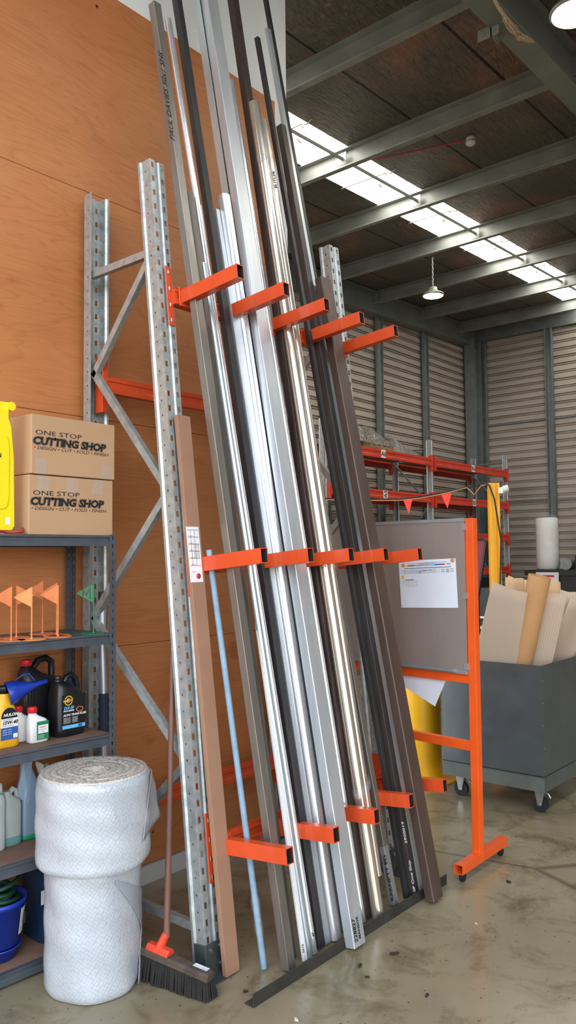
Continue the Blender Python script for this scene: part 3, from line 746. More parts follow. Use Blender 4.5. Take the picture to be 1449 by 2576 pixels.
flag(1.945, 3.118, .228, R(138), 'orange_flag_light', 'lightest orange flag, frontmost, pointing left', '')
flag(2.125, 3.315, .245, R(160), 'orange_flag', 'rearmost orange flag with a dark shaded face', '')
flag(2.082, 3.125, .232, R(135), 'orange_flag', 'orange flag nearest the rear post, pointing left', '')
flag(2.118, 3.19, .238, R(120), 'orange_flag', 'orange flag whose rod stands just right behind another rod', '')
flag(1.845, 3.30, .232, R(140), 'orange_flag', 'orange flag half cut off at the left, far back', '')
flag(2.272, 3.122, .232, R(140), 'green_flag', 'green metal flag with the letter m cut out', '', True)
# telescopic pole behind the shelving end
po = thing('telescopic_pole', 'silver telescopic pole with black cap and navy foam grip', 'pole', (2.49, 3.30, 0))
MB().cyl((2.484, 3.30, .002), (2.4535, 3.30, 1.553), .0165).build('tube', 'silver_pole', po)
MB().cyl((2.4538, 3.30, 1.54), (2.453, 3.30, 1.592), .0195).build('cap', 'black_plastic', po, bevel=.002)
m = MB(); m.lathe([(.018, 0), (.026, .006)]+[(.0255+.003*math.cos(k*PI), .012+k*.0225) for k in range(10)]+[(.026, .222), (.018, .228)], (2.467, 3.30, .86), (-.019, 0, 1), 24); m.build('foam_grip', 'navy_foam', po)
# ------------------------------------------------------------------ bottles on the third shelf
Z3 = .9445
def bottle_body(o, name, mat, x, y, z, secs, bevel=0):
    m = MB(); m.loft([(z+a, hx, hy, x+cx, y+cy, p) for a, hx, hy, cx, cy, p in secs], 36); return m.build(name, mat, o)
def cap(o, x, y, z, r, h, mat):
    m = MB(); m.lathe([(0, 0), (r, 0), (r*1.0, h*.85), (r*.92, h), (0, h)], (x, y, z), Z, 26)
    for k in range(18): a = 2*PI*k/18; m.box(x+r*math.cos(a)-.001, x+r*math.cos(a)+.001, y+r*math.sin(a)-.001, y+r*math.sin(a)+.001, z+.002, z+h*.8)
    return m.build('cap', mat, o)
# black fluid bottle
x, y = 2.192, 3.222
o = thing('fluid_bottle', 'black transmission fluid bottle with round yellow badge and pale blue label strip', 'bottle', (x, y, Z3))
bb_ = bottle_body(o, 'bottle_body', 'black_plastic', x, y, Z3, [(0, .068, .046, 0, 0, 4), (.006, .074, .051, 0, 0, 5), (.03, .075, .052, 0, 0, 5), (.17, .075, .052, 0, 0, 5), (.200, .068, .05, -.004, 0, 4), (.225, .050, .045, -.020, 0, 3), (.245, .028, .030, -.040, 0, 2.2), (.252, .018, .018, -.046, 0, 2), (.272, .018, .018, -.046, 0, 2)])
m = MB(); m.lathe([(.022, .250), (.022, .257), (.0185, .259), (.0185, .272)], (x-.046, y, Z3), Z, 24); m.build('neck_ring', 'black_plastic', o)
m = MB(); m.tube([(x-.015, y, Z3+.235), (x, y, Z3+.262), (x+.022, y, Z3+.272), (x+.048, y, Z3+.258), (x+.060, y, Z3+.22), (x+.066, y, Z3+.175)], [.013, .014, .014, .014, .014, .013], 14); m.build('handle', 'black_plastic', o)
fy = y-.0528
lb = MB().box(x-.055, x+.070, fy, fy+.002, Z3+.035, Z3+.188).build('front_label', 'label_black', o)
def lt(s, size, mat, dx, dz, sx=1, sh=.15, bold=0, par=lb): text('label_text', s, size, mat, par, (x+dx, fy-.0006, Z3+dz), X, Z, bold, sh, .0001, sx)
m = MB(); m.lathe([(.0, 0), (.011, 0), (.011, .001), (0, .001)], (x-.022, fy, Z3+.163), -Y, 24); m.build('badge', 'label_orange', lb)
m = MB()
for a0 in (20, 200):
    for k in range(14):
        a = R(a0+k*10); m.obox((x-.022+.020*math.cos(a), fy-.0006, Z3+.163+.020*math.sin(a)), (X, Y, Z), (.0022, .0004, .0022))
m.build('badge_ring', 'label_yellow', lb)
lt('PENRITE', .0115, 'label_yellow', -.050, .158, 1.15, .1, .0005)
lt('DX-III', .018, 'label_cyan', -.048, .124, 1.15, .25, .0006); lt('MULTI-VEHICLE', .008, 'label_white', -.049, .114, 1.0, .2, .0004)
lt('AUTO TRANS FLUID', .0135, 'label_white', -.050, .093, 1.0, .25, .0004)
for k in range(5):
    lt('PREMIUM FULL SYN', .0048, 'label_white', -.049, .083-k*.0055, .9, 0); lt('HIGH PERFORM', .0048, 'label_white', -.002, .083-k*.0055, .9, 0)
MB().box(x-.054, x+.068, fy-.0008, fy, Z3+.036, Z3+.052).build('label_strip', 'label_cyan', lb); MB().box(x+.030, x+.052, fy-.0012, fy-.0006, Z3+.038, Z3+.050).build('flag_mark', 'label_blue', lb)
m = MB()
for k in range(20): a = 2*PI*k/20; m.obox((x+.038+.017*math.cos(a), fy-.0006, Z3+.118+.011*math.sin(a)), (X, Y, Z), (.0022, .0004, .0014))
m.build('gear_picture', 'label_orange', lb)
# bigger black can behind, red cap
x, y = 2.118, 3.355
o = thing('oil_can', 'larger black oil can with red cap, behind the labelled black bottle', 'bottle', (x, y, Z3))
bottle_body(o, 'can_body', 'black_plastic', x, y, Z3, [(0, .084, .052, 0, 0, 5), (.006, .090, .058, 0, 0, 6), (.215, .090, .058, 0, 0, 6), (.255, .082, .052, 0, 0, 5), (.285, .05, .038, -.038, 0, 3), (.318, .024, .024, -.052, 0, 2)])
m = MB()
for k in range(5): m.box(x-.078+k*.016, x-.072+k*.016, y-.0605, y-.055, Z3+.02, Z3+.215)
m.build('ribs', 'black_plastic', o); cap(o, x-.052, y, Z3+.316, .023, .030, 'red_plastic')
m = MB(); m.tube([(x-.03, y, Z3+.290), (x+.01, y, Z3+.338), (x+.05, y, Z3+.345), (x+.080, y, Z3+.325), (x+.083, y, Z3+.27), (x+.078, y, Z3+.22)], .0155, 14); m.build('handle', 'black_plastic', o)
# funnel lying across the bottles
o = thing('funnel', 'blue plastic funnel lying on its side on top of the bottles', 'funnel', (1.90, 3.16, 1.12))
p, q = V((1.893, 3.215, 1.172)), V((2.062, 3.150, 1.218)); a = (q-p).normalized()
MB().lathe([(.0475, .0), (.050, .0), (.050, -.003), (.052, -.003), (.052, .002), (.049, .030), (.046, .034), (.018, .105), (.0135, .112), (.0095, .172), (.008, .172), (.012, .11), (.0165, .102), (.044, .033), (.0475, .0)], p, a, 32).build('cone', 'blue_plastic', o)
MB().tube([p+Z*.048+a*.03, p+Z*.060+a*.06, p+Z*.058+a*.09, p+Z*.02+a*.115], .003, 8).build('hanging_loop', 'blue_plastic', o)
o = thing('spout', 'blue plastic spout sticking out behind the labelled black bottle', 'spout', (2.27, 3.30, Z3))
MB().tube([(2.20, 3.31, 1.17), (2.24, 3.305, 1.168), (2.275, 3.30, 1.160)], [.019, .016, .010], 14).build('spout_tube', 'blue_plastic', o)
MB().lathe([(0, 0), (.028, 0), (.030, .004), (.019, .21), (.015, .225)], (2.205, 3.312, Z3), Z, 20).build('spout_base', 'blue_plastic', o)
# yellow engine oil bottle
x, y = 1.886, 3.225
o = thing('oil_bottle', 'yellow engine oil bottle with black cap and white and blue label', 'bottle', (x, y, Z3))
bottle_body(o, 'bottle_body', 'yellow_plastic', x, y, Z3, [(0, .048, .030, 0, 0, 4), (.005, .053, .035, 0, 0, 4.5), (.05, .053, .035, 0, 0, 4), (.12, .052, .034, 0, 0, 3.5), (.165, .043, .031, -.004, 0, 3), (.20, .033, .028, -.008, 0, 2.5), (.232, .026, .025, -.010, 0, 2.2)])
cap(o, x-.010, y, Z3+.231, .027, .032, 'black_plastic')
fy = y-.0362; lb = MB().box(x-.040, x+.040, fy, fy+.003, Z3+.035, Z3+.088).build('lower_label', 'label_blue', o)
l2 = MB().box(x-.040, x+.040, fy, fy+.003, Z3+.088, Z3+.128).build('middle_label', 'label_white', o)
m = MB(); n = 14; ar = [(.038*math.cos(PI*k/n), .045*math.sin(PI*k/n)) for k in range(n+1)]
m.add([(x+p_, fy+.0, Z3+.126+q_) for p_, q_ in ar]+[(x+p_, fy+.004, Z3+.126+q_) for p_, q_ in ar], [tuple(range(n+1)), tuple(range(n+1, 2*n+2))[::-1]]+[(i, i+n+1, i+n+2, i+1) for i in range(n)]+[(n, 2*n+1, n+1, 0)])
l1 = m.build('top_label', 'label_black', o)
lt('NULON', .0175, 'label_white', -.030, .135, 1.1, .2, .0006, l1); lt('15W-40', .021, 'label_black', -.036, .101, 1.05, .25, .0008, l2); lt('PREMIUM MINERAL', .0055, 'label_black', -.035, .119, 1.1, 0, 0, l2); lt('EXTENDED ENGINE LIFE', .005, 'label_black', -.036, .093, 1, 0, 0, l2)
for k in range(3): lt('API SN   API SL', .006, 'label_white', -.032, .075-k*.009, 1.1, .1, 0, lb)
MB().box(x+.018, x+.038, fy-.0008, fy, Z3+.04, Z3+.058).build('info_patch', 'label_white', lb)
# two white bottles
for (x, y, label) in ((2.026, 3.197, 'small white power steering fluid bottle with green label and red cap'), (1.998, 3.268, 'small white bottle with red cap half hidden behind the green labelled one')):
    o = thing('fluid_bottle', label, 'bottle', (x, y, Z3))
    bottle_body(o, 'bottle_body', 'white_plastic', x, y, Z3, [(0, .040, .022, 0, 0, 4), (.004, .045, .026, 0, 0, 5), (.085, .045, .026, 0, 0, 5), (.10, .040, .026, -.005, 0, 4), (.118, .022, .02, -.022, 0, 2.5), (.128, .017, .017, -.026, 0, 2), (.132, .017, .017, -.026, 0, 2)])
    cap(o, x-.026, y, Z3+.131, .020, .026, 'red_plastic')
    if y < 3.25:
        fy = y-.0272; l1 = MB().box(x-.018, x+.041, fy, fy+.002, Z3+.012, Z3+.092).build('front_label', 'label_green', o)
        l2 = MB().box(x-.012, x+.038, fy-.0006, fy, Z3+.040, Z3+.076).build('label_panel', 'label_white', l1)
        lt('Castrol', .0105, 'label_red', -.006, .064, 1, .1, .0003, l2); lt('Power Steering', .0075, 'label_black', -.010, .054, .85, .1, 0, l2); lt('Fluid', .0075, 'label_black', .006, .045, .85, .1, 0, l2)
        for k in range(3): lt('CONVENTIONAL', .0045, 'label_white', -.013, .030-k*.006, .9, 0, 0, l1)
# ------------------------------------------------------------------ jugs on the fourth shelf
Z4 = .4895
def jug(x, y, hx, hy, h, mat, fluid, fh, label, hh):
    o = thing('plastic_jug', label, 'jug', (x, y, Z4))
    b = bottle_body(o, 'jug_body', mat, x, y, Z4, [(0, hx*.92, hy*.92, 0, 0, 4), (.006, hx, hy, 0, 0, 5), (h*.72, hx, hy, 0, 0, 5), (h*.82, hx*.9, hy*.9, 0, 0, 4), (h*.90, hx*.55, hy*.6, -hx*.35, 0, 2.4), (h*.97, .018, .018, -hx*.5, 0, 2), (h, .018, .018, -hx*.5, 0, 2)])
    m = MB(); m.tube([(x-hx*.2, y, Z4+h*.93), (x+hx*.2, y, Z4+h*1.02), (x+hx*.7, y, Z4+h*.96), (x+hx*.8, y, Z4+h*.70)], .0125, 12); m.build('handle', mat, o)
    bottle_body(b, 'coolant_level', fluid, x, y, Z4, [(.001, hx*.93, hy*.93, 0, 0, 4), (.006, hx+.0008, hy+.0008, 0, 0, 5), (fh, hx+.0008, hy+.0008, 0, 0, 5)])
jug(1.872, 3.30, .048, .040, .285, 'milk_plastic', 'milk_plastic', .10, 'milky jug cut off at the left edge of the photo', .28)
jug(1.968, 3.315, .042, .034, .235, 'milk_plastic', 'teal_fluid', .038, 'milky handled jug with a little teal fluid in its base', .24)
x, y = 2.072, 3.33; o = thing('cut_jerrycan', 'tall blue-white container with cut open top and bright green fluid in its base', 'container', (x, y, Z4))
b = bottle_body(o, 'container_body', 'blue_milk', x, y, Z4, [(0, .050, .04, 0, 0, 4), (.006, .055, .045, 0, 0, 6), (.17, .055, .045, 0, 0, 6), (.21, .053, .045, 0, 0, 4), (.275, .030, .035, -.01, 0, 3), (.335, .020, .022, -.022, 0, 2.2)])
m = MB(); m.add([(x-.085, y-.02, Z4+.20), (x-.03, y-.046, Z4+.165), (x-.005, y-.03, Z4+.345), (x-.045, y-.02, Z4+.352), (x-.06, y-.02, Z4+.27)], [(0, 1, 2, 3, 4)]); m.build('cut_flap', 'blue_milk', b, solid=.003)
bottle_body(b, 'coolant_level', 'green_fluid', x, y, Z4, [(.001, .051, .041, 0, 0, 4), (.005, .0562, .0462, 0, 0, 6), (.024, .0562, .0462, 0, 0, 6)])
o = thing('crumpled_rag', 'crumpled pale rag with yellow patches draped on the tall cut container', 'rag', (2.11, 3.29, .70))
rg_ = random.Random(3); MB().sheet((2.075, 3.285, .832), (.055, -.02, -.02), (.035, -.008, -.135), 9, 14, lambda u_, v_: .018*math.sin(9*u_+5*v_)+.010*math.sin(17*v_)+rg_.uniform(-.006, .006)).build('cloth', 'glove', o, solid=.003)
m = MB(); m.loft([(0, .012, .02, 0, 0, 2), (.004, .012, .02, 0, 0, 2)], 12); m.v = [V((2.105, 3.262, .775))+V((p.x, -p.z*2, p.y)) for p in m.v]; m.build('yellow_patch', 'label_yellow', o)
# ------------------------------------------------------------------ buckets and bin on the bottom shelf
Z5 = .0595
def bucket(x, y, z, r, h, label, stick=True):
    o = thing('bucket', label, 'bucket', (x, y, z))
    b = MB().lathe([(0, 0), (r*.80, 0), (r*.97, h*.88), (r*1.03, h*.88), (r*1.03, h), (r, h), (r*.95, h*.98), (r*.77, .004), (0, .004)], (x, y, z), Z, 40).build('bucket_shell', 'blue_plastic', o)
    if stick:
        m = MB(); 
        for k in range(5):
            a = R(-62+k*8); a2 = R(-62+(k+1)*8)
            m.add([(x+(r*.84+.0035)*math.cos(a), y+(r*.84+.0035)*math.sin(a), z+.04), (x+(r*.84+.0035)*math.cos(a2), y+(r*.84+.0035)*math.sin(a2), z+.04), (x+(r*.945+.0035)*math.cos(a2), y+(r*.945+.0035)*math.sin(a2), z+.15), (x+(r*.945+.0035)*math.cos(a), y+(r*.945+.0035)*math.sin(a), z+.15)], [(0, 1, 2, 3)])
        m.build('sticker', 'label_white', b, solid=.0006)
        MB().cyl((x+.118*math.cos(R(-42)), y+.118*math.sin(R(-42)), z+.075), (x+.118*math.cos(R(-42)), y+.118*math.sin(R(-42)), z+.125), .012).build('sticker_print', 'label_black', b)
    return o
bucket(1.868, 3.245, Z5, .098, .055, 'shallow blue bucket standing under the taller blue bucket', False)
bucket(1.862, 3.245, Z5+.062, .125, .19, 'blue bucket holding green hose, with a white sticker')
o = thing('garden_hose', 'coil of dark green hose heaped in the blue bucket', 'hose', (1.86, 3.245, .16)); pts = []
for k in range(260):
    a = k*.34; rr = .072+.022*math.sin(k*.11); pts.append((1.862+rr*math.cos(a), 3.245+rr*math.sin(a), .15+k*.00085+.035*math.sin(a*.5+k*.02)*(k/260)))
MB().tube(pts, .0105, 8).build('hose_coil', 'green_hose', o)
x, y = 2.115, 3.26; o = thing('storage_tub', 'dark navy tub behind the bubble wrap rolls on the lowest shelf', 'tub', (x, y, Z5))
bottle_body(o, 'tub_body', 'navy_plastic', x+.02, y, Z5, [(0, .085, .085, 0, 0, 6), (.01, .09, .09, 0, 0, 6), (.33, .10, .10, 0, 0, 6), (.335, .105, .105, 0, 0, 6), (.352, .105, .105, 0, 0, 6)])
MB().box(x-.083, x-.055, y-.098, y-.094, Z5+.18, Z5+.24).build('sticker', 'label_white', o)
# ------------------------------------------------------------------ bubble wrap rolls
def wrap_roll(x, y, z0, z1, r, label, seed):
    o = thing('bubble_wrap_roll', label, 'bubble wrap roll', (x, y, z0)); rnd = random.Random(seed); n, k = 96, 26
    m = MB(); vs = []; ph = [rnd.uniform(0, 6) for _ in range(6)]
    for j in range(k+1):
        t = j/k; z = z0+(z1-z0)*t; e = min(t, 1-t)*(z1-z0); rr = r-.012*max(0, 1-e/.02)**2
        for i in range(n):
            a = 2*PI*i/n; d = .0035*math.sin(3*a+ph[0]+t*3)+.0025*math.sin(7*a+ph[1]+t*5)+.002*math.sin(t*19+ph[2]+a*2)
            vs.append((x+(rr+d)*math.cos(a), y+(rr+d)*math.sin(a), z))
    fs = []; uvs = []; pu, pv = 2*PI*r/.0135, (z1-z0)/.0135
    for j in range(k):
        for i in range(n):
            fs.append((j*n+i, j*n+(i+1) % n, (j+1)*n+(i+1) % n, (j+1)*n+i)); uvs.append([(i/n*pu, j/k*pv), ((i+1)/n*pu, j/k*pv), ((i+1)/n*pu, (j+1)/k*pv), (i/n*pu, (j+1)/k*pv)])
    m.add(vs, fs, True, uvs); m.add(vs[:n], [tuple(range(n))[::-1]]); m.build('wound_sheet', 'bubble_wrap', o)
    # end face: wound layers with a slightly domed, uneven surface and a cardboardless hollow centre
    q = MB(); prof = [(r-.012, -.001)]
    rr = r-.012; i = 0
    while rr > .045: prof += [(rr-.003, .006+rnd.uniform(-.002, .004)), (rr-.010, .002+rnd.uniform(-.002, .003))]; rr -= .012
    prof += [(.034, .0), (.03, -.05), (0, -.06)]
    q.lathe(prof, (x, y, z1), Z, 72); q.build('layered_end', 'bubble_end', o); return o
BX, BY = 2.078, 2.868
w1 = wrap_roll(BX, BY-.015, .003, .505, .197, 'lower upright roll of bubble wrap standing on the floor', 1)
w2 = wrap_roll(BX-.010, BY-.035, .508, .868, .232, 'upper wider roll of bubble wrap stacked on the lower roll', 2)
# loose sheets peeling off
def flap(par, pts, nu, nv, amp, seed, mat='bubble_sheet', name='loose_sheet'):
    A, B, C, D = [V(p) for p in pts]; rnd = random.Random(seed); vs = []; N = (B-A).cross(D-A).normalized()
    for j in range(nv+1):
        for i in range(nu+1):
            u_, v_ = i/nu, j/nv; p = (A*(1-u_)+B*u_)*(1-v_)+(D*(1-u_)+C*u_)*v_; vs.append(p+N*amp*(math.sin(u_*5+v_*3+seed)+.5*math.sin(v_*9+seed))*u_)
    fs = []; uvs = []; L1, L2 = (B-A).length/.0135, (D-A).length/.0135
    for j in range(nv):
        for i in range(nu):
            a = j*(nu+1)+i; fs.append((a, a+1, a+nu+2, a+nu+1)); uvs.append([(i/nu*L1, j/nv*L2), ((i+1)/nu*L1, j/nv*L2), ((i+1)/nu*L1, (j+1)/nv*L2), (i/nu*L1, (j+1)/nv*L2)])
    m = MB(); m.add(vs, fs, True, uvs); return m.build(name, mat, par, solid=.003)
def cylp(r, deg, z, cx=BX-.010, cy=BY-.035): return (cx+r*math.cos(R(deg)), cy+r*math.sin(R(deg)), z)
flap(w2, [cylp(.236, -72, .60), (2.325, 2.72, .64), cylp(.24, -30, .855), cylp(.238, -50, .84)], 12, 10, .006, 2)
def wrap_patch(par, r, d0, d1, zs, cx, cy, name='overlap'):
    """outer turn of the sheet with a slanting cut edge"""
    m = MB(); n = 30; vs = []; k = 12
    for j in range(k+1):
        for i in range(n+1):
            a = R(d0+(d1-d0)*i/n); t = i/n; z0 = zs[0]+(zs[1]-zs[0])*t; z1 = zs[2]+(zs[3]-zs[2])*t; z = z0+(z1-z0)*j/k
            vs.append((cx+r*math.cos(a), cy+r*math.sin(a), z))
    fs = []; uvs = []; 
    for j in range(k):
        for i in range(n):
            a = j*(n+1)+i; fs.append((a, a+1, a+n+2, a+n+1)); P = [(i/n*40, j/k*34), ((i+1)/n*40, j/k*34), ((i+1)/n*40, (j+1)/k*34), (i/n*40, (j+1)/k*34)]; uvs.append(P)
    m.add(vs, fs, True, uvs); m.build(name, 'bubble_sheet', par, solid=.0008)
wrap_patch(w1, .2022, -100, -40, (.455, .17, .47, .36), BX, BY-.015)
flap(w1, [(BX+.10, BY-.187, .003), (2.245, 2.715, .004), (2.258, 2.760, .20), (BX+.15, BY-.150, .25)], 8, 10, .004, 5)
# ------------------------------------------------------------------ broom
o = thing('broom', 'broom with brown handle and red socket leaning against the left upright', 'broom', (2.27, 2.55, 0))
hb, ht = V((2.262, 2.600, .185)), V((2.452, 2.768, 1.50))
MB().cyl(hb, ht, .0135, .0125, 16).build('handle', 'broom_handle', o); d = (ht-hb)
MB().lathe([(.0145, 0), (.0145, .075)], hb+d*.935, d, 16).build('red_tape', 'broom_red', o)
h0, h1 = V((2.222, 2.760, .0)), V((2.290, 2.365, .0)); hd = (h1-h0).normalized(); hn = Z.cross(hd)
c0, c1 = h0+Z*.125, h1+Z*.090; bd = (c1-c0).normalized(); bn = Z.cross(bd).normalized(); bz = bd.cross(bn)*-1
if bz.z < 0: bz = -bz
MB().prism([(-.028, -.012), (.028, -.012), (.028, .006), (.018, .014), (-.018, .014), (-.028, .006)], c0, c1, bn, bz).build('head_block', 'broom_block', o)
m = MB(); rnd = random.Random(5)
L = (c1-c0).length
for i in range(46):
    for j in range(5):
        p = c0+bd*(L*(i+.5)/46)+bn*(-.022+.011*j)-bz*.011; tip = p+V((rnd.uniform(-.006, .006), rnd.uniform(-.006, .006), 0))+bn*((j-2)*.005)+bd*((i/46-.5)*.02); tip.z = .004+rnd.uniform(0, .004)
        m.cyl(p, tip, .0045, .0052, 6)
m.build('bristles', 'bristle', o)
pc = c0+bd*.13+bz*.014
MB().prism([(-.026, 0), (.026, 0), (.024, .012), (.012, .024), (-.012, .024), (-.024, .012)], pc-bd*.05, pc+bd*.065, bn, bz).build('socket', 'broom_red', o, bevel=.003)
MB().cyl(pc+bz*.015+bd*.005, hb+d*.012, .020, .0165, 16).build('socket_neck', 'broom_red', o)
MB().obox(c1-bd*.06+bz*.013+bn*.012, (bd, bn, bz), (.035, .012, .001)).build('sticker', 'label_white', o)
# ------------------------------------------------------------------ whiteboard on wheels
WA = math.atan2(.994, .1045); wd = V((math.cos(WA), math.sin(WA), 0)); wn = V((-wd.y, wd.x, 0))   # wd along the board, wn faces the camera side
P0 = V((4.150, 2.150, 0)); WL = 1.33
o = thing('mobile_board', 'grey magnetic board in an orange tube frame on small castors', 'notice board', tuple(P0+wd*.6))
for k in (0, WL):
    c = P0+wd*k; MB().obox(c+Z*1.02, (wd, wn, Z), (.025, .022, .945)).build('upright_post', 'orange_frame', o, bevel=.002)
    m = MB(); f0 = V((c.x-.235, c.y-.003, .075)); f1 = V((c.x+.330, c.y+.005, .075))
    u = (f1-f0).normalized(); m.hollow(.05, .05, .003, f0-Z.cross(u)*.025-Z*.025, f1-Z.cross(u)*.025-Z*.025, Z.cross(u), Z); ft = m.build('foot', 'orange_frame', o, bevel=.0015)
    for q in (f0+u*.045, f1-u*.045):
        MB().box(q.x-.012, q.x+.012, q.y-.004, q.y+.004, .03, .052).build('castor_fork', 'caster_zinc', ft)
        MB().cyl((q.x, q.y-.009, .0235), (q.x, q.y+.009, .0235), .0235, n=24).build('castor_wheel', 'tyre', ft, bevel=.003)
for z in (1.055, .68, .665-.0):
    if z in (1.055, .68): MB().obox(P0+wd*(WL/2)+Z*z, (wd, wn, Z), (WL/2-.02, .020, .025)).build('cross_rail', 'orange_frame', o, bevel=.002)
bc = P0+wd*(WL/2)+wn*.028+Z*1.525
bd_ = MB().obox(bc, (wd, wn, Z), (WL/2-.028, .008, .430)).build('board_panel', 'board_face', o)
for z in (.432, -.432): MB().obox(bc+Z*z, (wd, wn, Z), (WL/2-.026, .013, .010)).build('trim_strip', 'board_trim', bd_)
MB().obox(bc-Z*.425+wn*.02, (wd, wn, Z), (WL/2-.10, .016, .006)).build('pen_tray', 'board_trim', bd_)
for z in (.39, 0, -.40): MB().obox(bc-wd*(WL/2-.030)+Z*z, (wd, wn, Z), (.012, .012, .018)).build('clip', 'board_trim', bd_)
def bp_at(y, z, off=.009): 
    k = (y-P0.y)/wd.y; return P0+wd*k+wn*(.028+off)+Z*z
# sheets held by magnets
pp = [bp_at(2.645, 1.722, .010), bp_at(2.235, 1.738, .010), bp_at(2.222, 1.455, .012), bp_at(2.628, 1.440, .012)]
m = MB(); m.add(pp+[q-wn*.0012 for q in pp], [(0, 1, 2, 3), (7, 6, 5, 4), (0, 4, 5, 1), (1, 5, 6, 2), (2, 6, 7, 3), (3, 7, 4, 0)])
ps = tag(m.build('printed_sheet', 'paper'), 'white printed schedule sheet held on the grey board by two orange magnets', 'paper')
e1 = (pp[1]-pp[0]).normalized(); e2 = (pp[0]-pp[3]).normalized(); PW = (pp[1]-pp[0]).length
def on_paper(u_, v_, off=.001): return pp[0]+e1*(u_*PW)-e2*v_+wn*off
for u0_, u1_, mt in ((.11, .16, 'label_yellow'), (.16, .25, 'label_red'), (.25, .27, 'label_blue'), (.27, .38, 'label_grey'), (.38, .45, 'label_purple'), (.45, .53, 'label_orange'), (.53, .65, 'label_cyan'), (.65, .76, 'label_blue'), (.76, .82, 'label_red')):
    a_ = on_paper((u0_+u1_)/2, .031); MB().obox(a_, (e1, e2, wn), ((u1_-u0_)*PW/2, .0035, .0004)).build('colour_bar', mt, ps)
m = MB(); m.obox(on_paper(.51, .047), (e1, e2, wn), (.41*PW, .0014, .0004)); m.obox(on_paper(.50, .018), (e1, e2, wn), (.36*PW, .0006, .0004)); m.build('rule', 'label_black', ps)
m = MB()
for k in range(24): m.obox(on_paper(.10+k*.027, .067), (e1, e2, wn), (.0004, .012, .0003))
for k in range(4): m.obox(on_paper(.35, .056+k*.007), (e1, e2, wn), (.31*PW, .0004, .0003))
for k in range(4): m.obox(on_paper(.22, .120+k*.012), (e1, e2, wn), (.10*PW, .0004, .0003))
for k in range(5): m.obox(on_paper(.12+k*.05, .138), (e1, e2, wn), (.0004, .018, .0003))
m.build('table_grid', 'label_grey', ps)
m = MB()
for u_, v_ in ((.38, .068), (.44, .064), (.48, .063), (.56, .062), (.38, .076), (.86, .060), (.93, .06), (.78, .060), (.78, .072), (.86, .068), (.93, .072), (.86, .076)): m.obox(on_paper(u_, v_), (e1, e2, wn), (.011, .0022, .0003))
m.obox(on_paper(.88, .03), (e1, e2, wn), (.014, .003, .0004)); m.build('stamp', 'label_grey', ps)
MB().obox(on_paper(.065, .098), (e1, e2, wn), (.011, .009, .0004)).build('yellow_mark', 'label_yellow', ps)
text('print', 'TYPE: ENG / FILE - PRODUCTION SCHEDULE', .006, 'label_black', ps, on_paper(.36, .024), e1, e2, 0, 0, .0001)
text('print', 'Training Schedule', .0085, 'label_black', ps, on_paper(.11, .118), e1, e2, .0002, .1, .0001)
text('print', 'LATEST', .006, 'label_black', ps, on_paper(.045, .128), e1, e2, 0, 0, .0001); text('print', 'CUT', .006, 'label_black', ps, on_paper(.055, .138), e1, e2, 0, 0, .0001)
for q, lab in ((on_paper(.095, .026), 'orange round magnet at the left top of the sheet'), (on_paper(.96, .010), 'orange round magnet at the right top of the sheet')):
    tag(MB().lathe([(0, .007), (.009, .007), (.0115, .005), (.012, .0), (0, 0)], q, wn, 24).build('magnet', 'label_orange'), lab, 'magnet')
# second sheet hanging below the rail
qq = [bp_at(2.66, 1.030, .0), bp_at(2.345, 1.030, .0), bp_at(2.425, .868, .0), bp_at(2.665, .965, .0)]
qq = [q-wn*.03 for q in qq]
m = MB(); m.add(qq+[q-wn*.001 for q in qq], [(0, 1, 2, 3), (7, 6, 5, 4), (0, 4, 5, 1), (1, 5, 6, 2), (2, 6, 7, 3), (3, 7, 4, 0)])
tag(m.build('hanging_sheet', 'paper'), 'folded white sheet hanging below the board frame', 'paper')
# ------------------------------------------------------------------ wheeled scrap bin with cardboard
BX0, BX1, BY0, BY1, BZ0, BZ1 = 5.25, 6.45, 2.225, 2.985, .160, 1.003
o = thing('scrap_bin', 'large galvanised sheet bin on castors filled with waste cardboard', 'bin', ((BX0+BX1)/2, (BY0+BY1)/2, 0))
m = MB(); t_ = .003
m.box(BX0, BX0+t_, BY0, BY1, BZ0+.09, BZ1); m.box(BX1-t_, BX1, BY0, BY1, BZ0+.09, BZ1); m.box(BX0+t_, BX1-t_, BY0, BY0+t_, BZ0+.09, BZ1); m.box(BX0+t_, BX1-t_, BY1-t_, BY1, BZ0+.09, BZ1); m.box(BX0, BX1, BY0, BY1, BZ0+.10, BZ0+.104)
m.build('bin_walls', 'bin_steel', o)
m = MB(); m.box(BX0-.003, BX0, BY0-.003, BY1+.003, BZ0, BZ0+.092); m.box(BX0, BX1, BY0-.003, BY0, BZ0, BZ0+.092); m.box(BX1, BX1+.003, BY0-.003, BY1+.003, BZ0, BZ0+.092); m.box(BX0, BX1, BY1, BY1+.003, BZ0, BZ0+.092); m.box(BX0, BX1, BY0, BY1, BZ0, BZ0+.006)
m.build('skirt', 'bin_skirt', o); 
for k in range(5): MB().cyl((BX0+.012, BY0-.001, .30+k*.15), (BX0+.012, BY0-.004, .30+k*.15), .004, n=10).build('rivet', 'bolt', o)
